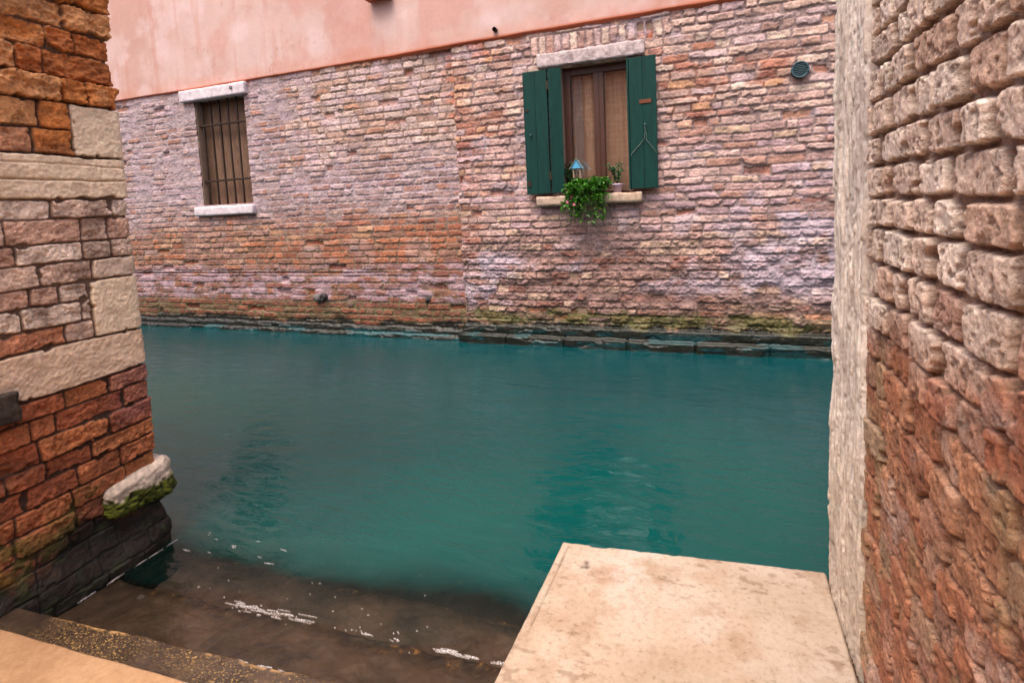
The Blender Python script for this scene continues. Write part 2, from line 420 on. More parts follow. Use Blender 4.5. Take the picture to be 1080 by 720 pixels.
def paving_mat():
    m, nt, p = newmat('tan_paving')
    n = noise_node(nt, 5, 7, .65); n2 = noise_node(nt, 60, 7, .75)
    r = ramp(nt, n.outputs[0], [(.3, L4(148, 108, 76)), (.55, L4(174, 136, 100)), (.75, L4(188, 152, 118))])
    g = ramp(nt, n2.outputs[0], [(.3, (.75, .72, .7, 1)), (.6, (1, 1, 1, 1))])
    nt.links.new(mixc(nt, r.outputs[0], g.outputs[0], 1, 'MULTIPLY'), p.inputs['Base Color']); p.inputs['Roughness'].default_value = .8
    nt.links.new(bump(nt, n2.outputs[0], .4, .003), p.inputs['Normal']); return m
PAVE = paving_mat()
def pavement():
    xs = np.arange(-2.4, .42, .012); nv = 60
    X = np.repeat(xs[:, None], nv + 6, 1); yf = step_edge(xs, 0) + .004 * (fbm(xs * 14, xs * 0, 4, 6) - .5)
    Y = np.zeros_like(X); Z = np.full_like(X, .25)
    t = np.linspace(0, 1, nv) ** .5
    Y[:, :nv] = -3 + (yf[:, None] - .008 + 3) * t
    for i in range(6):
        if i < 5:
            a = i / 4 * math.pi / 2; Y[:, nv + i] = yf - .008 + .008 * math.sin(a); Z[:, nv + i] = .242 + .008 * math.cos(a)
        else: Y[:, nv + i] = yf; Z[:, nv + i] = .03
    Z += .003 * (fbm(X * 5, Y * 5, 4, 2) - .5)
    tag(grid_object('pavement', np.stack([X, Y, Z], -1), PAVE), kind='structure')
pavement()

# ================================================================= FAR HOUSE
house = empty('canal_house', (-2.5, 5.6, 0))
tag(house, 'pink plastered and bare brick house rising from the far side of the canal', 'house')

HOLE_L = (-6.20, -5.365, 1.618, 2.942)
HOLE_R = (-1.355, -.70, 1.50, 2.72)

def far_section(right):
    if right:
        x0, x1, Yb = -2.5, 3.2, 5.16
        S = np.arange(-.14, x1 - x0, .0068); lay = Layout(-.2, x1 - x0 + .3, -.35, 3.3, .0735, .245, 5, .14, .3, .35)
        for i in range(17): lay.add_stone(.86 + i * .078, .86 + (i + 1) * .078, 2.885 + .012 * math.sin(i * 2.1) + .0008 * (i - 8) ** 2 * -.5, 3.045)
        base, nor = corner_path(S, 0, x0, Yb, (0, -1), (1, 0), .012)
    else:
        x0, x1, Yb = -9.2, -2.42, 5.20
        S = np.arange(0, x1 - x0, .0085); lay = Layout(-.2, x1 - x0 + .3, -.35, 3.3, .0735, .235, 8, .08, .2, .4)
        base = np.stack([x0 + S, np.full_like(S, Yb)], -1); nor = np.zeros_like(base); nor[:, 1] = -1
    Z1 = np.arange(-.3, 3.17, .0070)
    SS, ZZ = np.meshgrid(S, Z1, indexing='ij')
    X = x0 + SS
    sd = 100 if right else 200
    wz = .012 * (fbm(SS * 1.3, ZZ * 1.3, 3, sd) - .5) * 2 + .004 * (fbm(SS * 9, ZZ * 9, 2, sd + 3) - .5) * 2
    wx = .012 * (fbm(SS * 3, ZZ * 12, 3, sd + 5) - .5) * 2
    uid, d, uc, uz = lay.eval(SS + wx, ZZ + wz)
    rs = np.random.RandomState(sd + 1); n = len(lay.all())
    r1, r2, r3, r4 = [rs.rand(n)[uid] for _ in range(4)]
    n_e = fbm(SS * 28, ZZ * 28, 3, sd + 9) - .5
    n_b = fbm(SS * 1.1, ZZ * 1.6, 4, sd + 20)
    n_c = fbm(SS * 2.6, ZZ * 4.0, 4, sd + 30)
    n_d = fbm(SS * 7, ZZ * 10, 4, sd + 40)
    n_f = fbm(SS * 45, ZZ * 55, 3, sd + 50)
    mort = .0035 + .003 * r3
    chipn = fbm(SS * 17, ZZ * 20, 3, sd + 60)
    d = d - mort + n_e * .012 - .014 * ss(.55, .8, chipn)
    m = ss(0, .0075, d)
    # relief
    if right:
        rough = .010 + .016 * ss(1.35, .9, ZZ)
        hb = (r1 - .5) * .013 + (r2 - .5) * .07 * (ZZ - uz) + (n_d - .5) * rough * 2.4 + (n_f - .5) * rough * .8
        hm = -.0105 + (n_d - .5) * rough * 2.0 + (n_f - .5) * .006
        smear = ss(.50, .68, n_c) * ss(1.5, .9, ZZ) * .6
    else:
        rough = .008
        hb = (r1 - .5) * .012 + (n_d - .5) * rough * 1.6 + (n_f - .5) * rough
        hm = -.0085 + (n_d - .5) * rough + (n_f - .5) * .005
        smear = np.clip(ss(.42, .62, n_c) * ss(1.2, 1.7, ZZ + (n_b - .5)) * .75 * ss(-4.3, -5.0, X + (n_d - .5) * 1.5) + .1, 0, 1)
    missing = (r4 > .965)
    hb = np.where(missing, hb - .022, hb)
    hm = hm + smear * .008
    h = hm + (hb - hm) * m
    # colour
    zj = uz + (n_b - .5) * .55
    zv = ZZ + (n_b - .5) * .5
    u = r3
    if right:
        up = pick(u, [(3, (206, 176, 160)), (3, (194, 160, 148)), (2, (216, 196, 178)), (1.5, (178, 138, 124)), (.7, (196, 122, 86)), (1.5, (196, 172, 176))])
        mid = pick(u, [(3, (192, 154, 150)), (3, (196, 166, 160)), (1.5, (182, 132, 112)), (1, (206, 176, 144)), (1.6, (186, 156, 170))])
        low = pick(u, [(3, (168, 128, 116)), (2.2, (190, 162, 136)), (3, (154, 96, 80)), (1.5, (174, 150, 160)), (3, (158, 124, 120))])
        bot = pick(u, [(3, (150, 96, 70)), (2, (186, 152, 104)), (2, (120, 92, 66)), (1, (104, 80, 72))])
        ora = pick(u, [(3, (198, 104, 58)), (2, (212, 150, 84)), (2, (176, 86, 56)), (2, (206, 160, 130))])
        mor = lin((150, 128, 126))
        c = up
        c = blend(c, mid, ss(2.25, 1.95, zj)); c = blend(c, low, ss(1.35, 1.05, zj)); c = blend(c, bot, ss(.42, .3, zj))
        om = ss(.5, .62, n_c) * np.maximum(ss(.55, .2, np.abs(ZZ - 2.32 + .12 * (X - .2))) * ss(-.95, -.5, X),
                ss(-1.75, -2.0, X + (n_d - .5) * .5) * ss(1.15, 1.5, ZZ))
        om = np.maximum(om, ss(-2.2, -2.4, X + (n_d - .5) * .4) * ss(.9, 1.2, ZZ) * .8)
        c = blend(c, ora, np.clip(om * 1.0, 0, 1) * (r2 > .5) * .85)
        mc = np.broadcast_to(mor, c.shape)
        mc = blend(mc, (124, 98, 92), ss(1.4, .6, ZZ)); mc = blend(mc, (96, 90, 62), ss(.4, .25, ZZ)); mc = blend(mc, (140, 90, 66), om * .6)
    else:
        up = pick(u, [(3, (176, 148, 144)), (3, (164, 134, 132)), (2, (184, 164, 168)), (1, (178, 124, 102))])
        pale = pick(u, [(3, (214, 190, 182)), (3, (206, 182, 184)), (2, (196, 160, 146)), (1, (186, 134, 108))])
        org = pick(u, [(3, (194, 112, 66)), (3, (176, 96, 60)), (2, (158, 106, 84)), (2, (196, 146, 108))])
        low = pick(u, [(3, (150, 88, 74)), (2, (170, 110, 80)), (2, (150, 110, 110))])
        bot = pick(u, [(3, (146, 78, 54)), (2, (126, 70, 52)), (1, (120, 92, 66))])
        c = up
        pm = ss(-4.9, -4.4, X + (n_d - .5) * .8) * ss(1.95, 2.2, ZZ + (n_d - .5) * .5)
        c = blend(c, pale, pm)
        c = blend(c, org, .92 * ss(1.62, 1.2, zj) * np.clip(.35 + 1.3 * ss(.35, .6, n_c), 0, 1)); c = blend(c, low, ss(.95, .75, zj)); c = blend(c, bot, ss(.48, .38, zj))
        mc = np.broadcast_to(lin((168, 150, 156)), c.shape)
        mc = blend(mc, (146, 122, 112), pm)
        mc = blend(mc, (132, 108, 92), ss(1.6, 1.15, zv)); mc = blend(mc, (108, 100, 72), ss(.5, .36, ZZ))
        rgt = ss(-2.75, -2.5, X) * ss(2.0, 2.3, ZZ); c = blend(c, (190, 118, 84), rgt * (r2 > .5))
    loc = c.reshape(-1, 3).mean(0); tone = (.40 if right else .25)
    gm = blend(mid if right else up, low, ss(1.35, 1.05, zj))
    c = c * (1 - tone) + tone * (lin((178, 148, 144)) if right else lin((170, 136, 126))) * np.clip(c.mean(-1, keepdims=True) / .33, .5, 1.3)
    c = c * (.84 + .28 * r2[..., None]) * (.62 + .7 * n_d[..., None]) * (.86 + .28 * n_f[..., None])
    c = np.where(missing[..., None], c * np.array([.75, .55, .45]), c)
    mc = mc * (.75 + .5 * n_f[..., None])
    mm = m * (1 - smear * .8)
    c = mc * (1 - mm[..., None]) + c * mm[..., None]
    # salt bloom / lime wash
    if right:
        eff = ss(.55, .72, fbm(SS * 3.5, ZZ * 3.5, 5, 77)) * (ss(-.1, .45, X) * ss(1.75, 1.35, ZZ) * ss(.35, .7, ZZ) + ss(-1.7, -2.2, X) * ss(1.1, .8, ZZ) * ss(.3, .45, ZZ)) \
            + .45 * ss(.60, .75, fbm(SS * 4, ZZ * 5, 5, 87)) * ss(.4, .6, ZZ)
        c = blend(c, (190, 180, 200), np.clip(eff * .7, 0, .55))
    else:
        eff = ss(.36, .64, fbm(SS * 5, ZZ * 12, 6, 79, .65)) * ss(.36, .47, ZZ) * ss(.90, .72, ZZ + (n_b - .5) * .25) \
            + .4 * ss(.52, .7, fbm(SS * 5, ZZ * 8, 5, 89)) * ss(1.4, 1.8, ZZ)
        c = blend(c, (188, 166, 184), np.clip(eff * .75, 0, .55))
    # tide marks: moss, black weed, blue green slime at the waterline
    zt = ZZ + (n_d - .5) * .12 + (n_c - .5) * .08
    if right:
        moss = ss(.45, .6, fbm(SS * 4, ZZ * 8, 4, 55)) * ss(.40, .30, zt)
        c = blend(c, (82, 84, 34), moss * .75)
        blk = ss(.235, .18, zt)
        c = blend(c, (30, 32, 26), blk)
        teal = ss(.50, .62, fbm(SS * 6, ZZ * 22, 4, 57)) * ss(.19, .12, ZZ)
        c = blend(c, (16, 66, 72), teal * .7)
        led = .045 * ss(.20, .185, ZZ + .01 * n_d) + .05 * ss(.105, .09, ZZ + .012 * n_d)
        blkx = np.abs(((SS + .13) / .62) % 1 - .5) * .62; gap = ss(.312, .302, np.abs(blkx)) 
        led = led * (1 - .0) - .03 * ss(.298, .306, blkx) * ss(.1, .09, ZZ)
        led = led - .012 * ss(.2, .19, ZZ) * ss(.55, .65, fbm(SS * 4, ZZ * 12, 4, 61))
        flat = ss(.20, .17, ZZ)
        h = h * (1 - .8 * flat) + led
    else:
        moss = ss(.46, .6, fbm(SS * 4, ZZ * 12, 4, 56)) * ss(.42, .25, zt)
        c = blend(c, (98, 84, 54), moss * .3)
        blk = ss(.20, .15, zt)
        c = blend(c, (32, 31, 25), blk)
        teal = ss(.50, .62, fbm(SS * 3, ZZ * 22, 4, 58)) * ss(.10, .05, ZZ)
        c = blend(c, (18, 80, 88), teal * .7)
        h = h + .03 * ss(.14, .11, ZZ + .03 * n_d) + .03 * ss(.06, .04, ZZ + .02 * n_d)
        # the long horizontal crack line
        crack = np.exp(-((ZZ - .735 - .01 * (n_c - .5)) / .008) ** 2) * ss(-2.9, -4.3, X)
        h = h - .02 * crack; c = c * (1 - .55 * crack[..., None])
    wet = np.clip(ss(.35, .15, ZZ), 0, 1)
    P = np.zeros(SS.shape + (3,))
    P[..., :2] = base[:, None, :] + nor[:, None, :] * h[..., None]; P[..., 2] = ZZ
    hx = HOLE_R if right else HOLE_L
    cx = (X[1:, 1:] + X[:-1, :-1]) / 2; cz = (ZZ[1:, 1:] + ZZ[:-1, :-1]) / 2
    mask = ~((cx > hx[0]) & (cx < hx[1]) & (cz > hx[2]) & (cz < hx[3]))
    return grid_object('brick_wall', P, MAS_FAR, house, c, wet, mask)
o = far_section(False); o['label'] = 'lilac and orange brick wall with a barred window'
o = far_section(True); o['label'] = 'rougher pale brick wall section with green shutters'

def plaster():
    S = np.arange(-12, 5, .02); Z = np.concatenate([np.arange(3.075, 3.13, .006), np.arange(3.14, 5.92, .025)])
    X, ZZ = np.meshgrid(S, Z, indexing='ij')
    edge = .014 * (fbm(X * 3, X * 0, 4, 12) - .5)
    Y = np.where(X < -2.5, 5.215, 5.135) + .0
    t = ss(-3.6, -2.4, X); Y = 5.178 * (1 - t) + 5.135 * t
    Y = Y - .008 * (fbm(X * 1.2, ZZ * 1.2, 4, 3) - .5) * 2 - .002 * (fbm(X * 9, ZZ * 9, 3, 4) - .5)
    Y = Y + .035 * ss(3.10, 3.078, ZZ)
    z_ = ZZ + edge * ss(3.3, 3.1, ZZ) + .012 * ss(-3, -8, X)
    n = fbm(X * .8, ZZ * .9, 5, 31, .6); n2 = fbm(X * 3, ZZ * 3, 5, 41, .6)
    c = np.broadcast_to(lin((204, 174, 168)), X.shape + (3,))
    c = blend(c, (192, 152, 142), ss(.45, .65, n)); c = blend(c, (214, 188, 187), ss(.5, .7, n2) * .6)
    c = blend(c, (192, 138, 126), ss(.56, .75, fbm(X * 1.6, ZZ * 1.1, 5, 51)) * .6)
    drip = ss(.60, .75, fbm(X * 9, ZZ * .7, 4, 61)) * ss(.4, .6, fbm(X * 1.4, ZZ * .8, 3, 62)); c = blend(c, (190, 132, 118), drip * .35)
    crk = np.exp(-((fbm(X * 1.3 + 3, ZZ * 1.5, 5, 66) - .5) / .004) ** 2) * ss(.5, .6, fbm(X * .9, ZZ * .9, 3, 67)); c = blend(c, (176, 124, 112), crk * .55)
    bl = ss(3.28, 3.12, ZZ + (n2 - .5) * .2) * .3; c = blend(c, (206, 128, 100), bl)
    bl = ss(3.128, 3.10, z_); c = blend(c, (192, 106, 76), bl)
    P = np.stack([X, Y, z_], -1)
    return grid_object('plaster', P, masonry('pink_plaster', 24, 0, .2, .002, .93, .14), house, c, np.zeros(X.shape))
plaster()
# body of the house behind the skins (thick wall) with openings left free
bm = bmesh.new()
def ring(x0, x1, z0, z1, h, y0, y1):   # wall slab x0..x1 with hole h
    box(bm, x0, h[0], y0, y1, z0, z1); box(bm, h[1], x1, y0, y1, z0, z1)
    box(bm, h[0], h[1], y0, y1, z0, h[2]); box(bm, h[0], h[1], y0, y1, h[3], z1)
ring(-12, -2.5, -1, 5.9, HOLE_L, 5.24, 5.60); ring(-2.5, 5, -1, 5.9, HOLE_R, 5.19, 5.60)
box(bm, -12, 5, 5.60, 9, -1, 5.9)
obj('wall_core', bm, REVEAL, house)
bm = bmesh.new(); box(bm, -12.3, 5.3, 4.98, 9.2, 5.9, 6.05, .02)
obj('roof_eave', bm, simple('eave_tile', L4(150, 90, 70), .8, .3, 12), house)
bm = bmesh.new(); box(bm, -12, -9.21, 5.18, 5.235, -1, 3.07)
OB = simple('plain_brick', L4(176, 130, 116), .9, .3, 12, .6, .01); obj('outer_wall', bm, OB, house)
bm = bmesh.new(); box(bm, .74 + 2.47, 5, 5.13, 5.182, -1, 3.07); obj('outer_wall', bm, OB, house)

# ---- barred window
x0, x1, z0, z1 = HOLE_L
bw = empty('window', ((x0 + x1) / 2, 5.4, z0)); bw.parent = house; bw.matrix_parent_inverse = Matrix.Translation(house.location).inverted()
tag(bw, 'narrow window closed by boards behind iron bars')
def chipped_block(name, x0, x1, y0, y1, z0, z1, mat, parent, seed, amp=.006, res=.02, slope=0.0, moss=False):
    """a stone block: box subdivided, corners worn and faces uneven"""
    bm = bmesh.new()
    bmesh.ops.create_cube(bm, size=1)
    for v in bm.verts: v.co = Vector(((x0 + x1) / 2 + v.co.x * (x1 - x0), (y0 + y1) / 2 + v.co.y * (y1 - y0), (z0 + z1) / 2 + v.co.z * (z1 - z0)))
    for ax in range(3):
        L = (x1 - x0, y1 - y0, z1 - z0)[ax]; nseg = max(1, int(L / res))
        for i in range(1, nseg):
            co = [0, 0, 0]; co[ax] = (x0, y0, z0)[ax] + L * i / nseg; no = [0, 0, 0]; no[ax] = 1
            bmesh.ops.bisect_plane(bm, geom=bm.verts[:] + bm.edges[:] + bm.faces[:], plane_co=co, plane_no=no)
    bm.normal_update()
    c = np.array([(x0 + x1) / 2, (y0 + y1) / 2, (z0 + z1) / 2]); hsz = np.array([x1 - x0, y1 - y0, z1 - z0]) / 2
    V = np.array([v.co[:] for v in bm.verts])
    rr = min(hsz) * .16
    q = np.clip(V - c, -(hsz - rr), hsz - rr); dd = (V - c) - q; ln = np.linalg.norm(dd, axis=1, keepdims=True)
    V2 = c + q + dd / np.maximum(ln, 1e-9) * rr
    V2 = V * .35 + V2 * .65
    nn = dd / np.maximum(ln, 1e-9)
    a = fbm(V[:, 0] * 9 + V[:, 1] * 5 + seed, V[:, 2] * 11 + V[:, 1] * 7, 4, seed) - .5
    b = fbm(V[:, 0] * 40 + V[:, 1] * 23 + seed, V[:, 2] * 37 + V[:, 1] * 31, 3, seed + 5) - .5
    V2 = V2 + nn * (a * amp * 2.5 + b * amp)[:, None]
    V2[:, 2] += slope * (V2[:, 0] - x0)
    for v, p in zip(bm.verts, V2): v.co = p
    return obj(name, bm, mat, parent, True)
for nm, (a, b, c, d, e) in {'reveal': (x0 - .0, x0 + .012, 5.212, 5.50, 0), 'reveal_right': (x1 - .012, x1, 5.212, 5.5, 0)}.items():
    bm = bmesh.new(); box(bm, a, b, c, d, z0, z1); obj('reveal', bm, REVEAL, bw)
bm = bmesh.new()
nb = 6
for i in range(nb):
    a = x0 + (x1 - x0) * i / nb
    box(bm, a + .004, a + (x1 - x0) / nb - .004, 5.33 + random.uniform(0, .012), 5.37, z0, z1, .006)
obj('boards', bm, WOODOLD, bw)
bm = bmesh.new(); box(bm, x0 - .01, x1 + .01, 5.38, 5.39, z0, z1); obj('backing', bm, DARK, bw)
for i in range(6):
    xb = x0 + .06 + i * (x1 - x0 - .10) / 5.0
    bm = bmesh.new(); pts = [(xb + .004 * math.sin(t * 3 + i), 5.255, z0 + (z1 - z0) * t) for t in np.linspace(0, 1, 10)]
    tube(bm, pts, .012, 8); obj('bar', bm, IRON, bw, True)
for t in (.235, .77):
    zb = z0 + (z1 - z0) * t
    bm = bmesh.new(); box(bm, x0 - .002, x1 + .002, 5.239, 5.271, zb - .013, zb + .013, .003); obj('crossbar', bm, IRON, bw)
chipped_block('lintel', -6.395, -5.295, 5.145, 5.30, 2.944, 3.085, STONEW, bw, 3, .003)
chipped_block('sill', -6.315, -5.33, 5.145, 5.43, 1.484, 1.60, STONEW, bw, 4, .004)
bm = bmesh.new(); tube(bm, [(-5.50 + .018 * math.cos(t), 5.138, 3.03 + .018 * math.sin(t)) for t in np.linspace(0, 6.283, 14)], .005, 6)
obj('iron_ring', bm, IRON, bw, True)

# ---- shuttered window
x0, x1, z0, z1 = HOLE_R
sw = empty('window', ((x0 + x1) / 2, 5.25, z0)); sw.parent = house; sw.matrix_parent_inverse = Matrix.Translation(house.location).inverted()
tag(sw, 'open window with dark green shutters and plants on its sill')
for a, b in ((x0, x0 + .015), (x1 - .015, x1)):
    bm = bmesh.new(); box(bm, a, b, 5.165, 5.24, z0, z1); obj('reveal', bm, REVEAL, sw)
bm = bmesh.new()
yf, yk = 5.225, 5.28
box(bm, -1.40, -1.272, yf, yk, 1.46, 2.75, .006); box(bm, -.70, -.66, yf, yk, 1.46, 2.75, .006)
box(bm, -1.272, -.70, yf + .002, yk, 2.65, 2.75, .006); box(bm, -1.272, -.70, yf + .002, yk, 1.46, 1.53, .006)
box(bm, -1.045, -.945, yf - .012, yk, 1.53, 2.65, .008)
box(bm, -.998, -.990, yf - .018, yk, 1.53, 2.65, .002)
obj('frame', bm, WOODFR, sw)
for a, b in ((-1.271, -1.046), (-.944, -.701)):
    bm = bmesh.new(); box(bm, a, b, 5.262, 5.266, 1.531, 2.649); obj('pane', bm, GLASS, sw)
def curtain(a, b, mat, y, amp, fr):
    xs = np.arange(a, b, .004); zs = np.linspace(1.5, 2.66, 30); X, ZZ = np.meshgrid(xs, zs, indexing='ij')
    Y = y + amp * np.sin(X * fr) + amp * .6 * np.sin(X * fr * 2.3 + ZZ) + .01 * (fbm(X * 6, ZZ * 4, 2, 2) - .5)
    grid_object('curtain', np.stack([X, Y, ZZ], -1), mat, sw)
curtain(-1.39, -.67, CURT, 5.306, .009, 47)
curtain(-1.262, -1.165, CURTW, 5.288, .004, 160)
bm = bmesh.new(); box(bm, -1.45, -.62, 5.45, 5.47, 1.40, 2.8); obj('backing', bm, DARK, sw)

def shutter(xa, xb, y, th, label=None, rot=None, piv=None, nb=3):
    bm = bmesh.new(); wdt = (xb - xa) / nb
    for i in range(nb): box(bm, xa + i * wdt + .0008, xa + (i + 1) * wdt - .0008, y, y + th, 1.528, 2.708, .0025)
    if rot: bmesh.ops.rotate(bm, verts=bm.verts, cent=piv, matrix=Matrix.Rotation(rot, 3, 'Z'))
    o = obj('shutter', bm, GREEN, sw)
    if label: o['label'] = label
    return o
shutter(-1.712, -1.468, 5.085, .035, nb=2)
shutter(-1.46, -1.335, 5.09, .032, 'inner folded shutter leaf', R(20), (-1.34, 5.12, 0), 1)
shutter(-.690, -.450, 5.085, .035, nb=2)
shutter(-.712, -.694, 5.09, .10, 'inner folded shutter leaf', None, None, 1)
# shutter hardware
def hardware(name, bmf, mat):
    bm = bmesh.new(); bmf(bm); return obj(name, bm, mat, sw, False)
hardware('rust_plate', lambda b: box(b, -.60, -.495, 5.079, 5.0845, 2.29, 2.325, .002), RUST)
hardware('hinge', lambda b: box(b, -1.695, -1.66, 5.079, 5.0845, 2.33, 2.348, .001), IRON)
hardware('hinge', lambda b: box(b, -1.695, -1.665, 5.079, 5.0845, 1.60, 1.66, .001), IRON)
hardware('hinge', lambda b: box(b, -1.472, -1.452, 5.076, 5.0845, 2.52, 2.60, .001), IRON)
hardware('hinge', lambda b: box(b, -1.472, -1.452, 5.076, 5.0845, 1.66, 1.74, .001), IRON)
def knob(b, x, z):
    tube(b, [(x, 5.086, z), (x, 5.07, z)], .006, 8); bmesh.ops.create_uvsphere(b, u_segments=10, v_segments=8, radius=.011, matrix=Matrix.Translation((x, 5.065, z)))
hardware('knob', lambda b: knob(b, -1.645, 2.10), TEALMET)
hardware('knob', lambda b: knob(b, -.555, 2.10), TEALMET)
def wire(b):
    tube(b, [(-.555, 5.062, 2.10), (-.552, 5.066, 2.04), (-.562, 5.07, 1.985), (-.57, 5.075, 1.965), (-.60, 5.078, 1.93), (-.675, 5.078, 1.852), (-.69, 5.078, 1.83)], .0028, 6)
    tube(b, [(-.562, 5.07, 1.985), (-.545, 5.074, 1.965), (-.54, 5.074, 2.0), (-.552, 5.068, 2.04)], .0028, 6)
    tube(b, [(-.545, 5.076, 1.965), (-.49, 5.079, 1.89), (-.455, 5.08, 1.84)], .0022, 6)
hardware('wire', wire, WHITEM)
chipped_block('lintel', -1.565, -.545, 5.10, 5.27, 2.732, 2.862, STONEG, sw, 13, .012, .018)
chipped_block('sill', -1.615, -.60, 5.075, 5.29, 1.407, 1.498, SILL, sw, 14, .006)

chipped_block('upper_sill', -3.44, -3.15, 5.06, 5.16, 3.68, 3.76, simple('red_sill', L4(176, 84, 62), .8, .3, 18), house, 44, .004)
bm = bmesh.new(); tube(bm, [(-1.985, 5.15, 3.165), (-1.985, 5.095, 3.165)], .022, 14, False); tube(bm, [(-1.985, 5.13, 3.165), (-1.985, 5.129, 3.165)], .018, 14)
obj('pipe_end', bm, IRON, house, True)
# ---- vent, nail holes, corroded stubs
vent = empty('air_vent', (.70, 5.13, 2.43)); vent.parent = house; vent.matrix_parent_inverse = Matrix.Translation(house.location).inverted()
bm = bmesh.new()
cx, cz, yv = .705, 2.432, 5.122
tube(bm, [(cx + .062 * math.cos(t), yv, cz + .062 * math.sin(t)) for t in np.linspace(0, 2 * math.pi, 33)], .008, 8, False)
obj('vent_rim', bm, TEALMET, vent, True)
bm = bmesh.new()
for i in range(-4, 5):
    zz = cz + i * .014; hw = math.sqrt(max(.066 ** 2 - (i * .014) ** 2, 0))
    box(bm, cx - hw, cx + hw, yv - .002, yv + .006, zz - .003, zz + .003, .001)
for i in range(-4, 5):
    xx = cx + i * .014; hw = math.sqrt(max(.066 ** 2 - (i * .014) ** 2, 0))
    box(bm, xx - .0022, xx + .0022, yv + .0065, yv + .012, cz - hw, cz + hw)
obj('vent_grille', bm, TEALMET, vent)
bm = bmesh.new(); tube(bm, [(cx, yv + .014, cz), (cx, yv + .05, cz)], .066, 24); obj('vent_back', bm, DARK, vent)

def lump(name, x, z, mat, seed, n=5, sc=1.0):
    rs = random.Random(seed); bm = bmesh.new()
    for i in range(n):
        r = rs.uniform(.022, .045) * sc
        bmesh.ops.create_icosphere(bm, subdivisions=3, radius=r, matrix=Matrix.Translation((x + rs.uniform(-.05, .05) * sc, 5.235 - rs.uniform(.0, .06), z + rs.uniform(-.03, .035) * sc)) @ Matrix.Diagonal((1, 1.1, rs.uniform(1, 1.5), 1)))
    for v in bm.verts:
        k = fbm(np.array([v.co.x * 60]), np.array([v.co.z * 60 + v.co.y * 33]), 3, seed)[0] - .5
        v.co += v.co.normalized() * 0 + Vector((k, -k, k)) * .014
    return obj(name, bm, mat, house, True)
lump('corroded_anchor', -4.46, .43, LUMPG, 3, 7, .9)['label'] = 'pale crumbling stub of an old wall anchor'
lump('corroded_anchor', -4.38, .42, LUMP, 5, 3, .8)
lump('corroded_anchor', -2.97, .42, LUMP, 9, 5, .9)['label'] = 'black corroded stub of an old wall anchor'

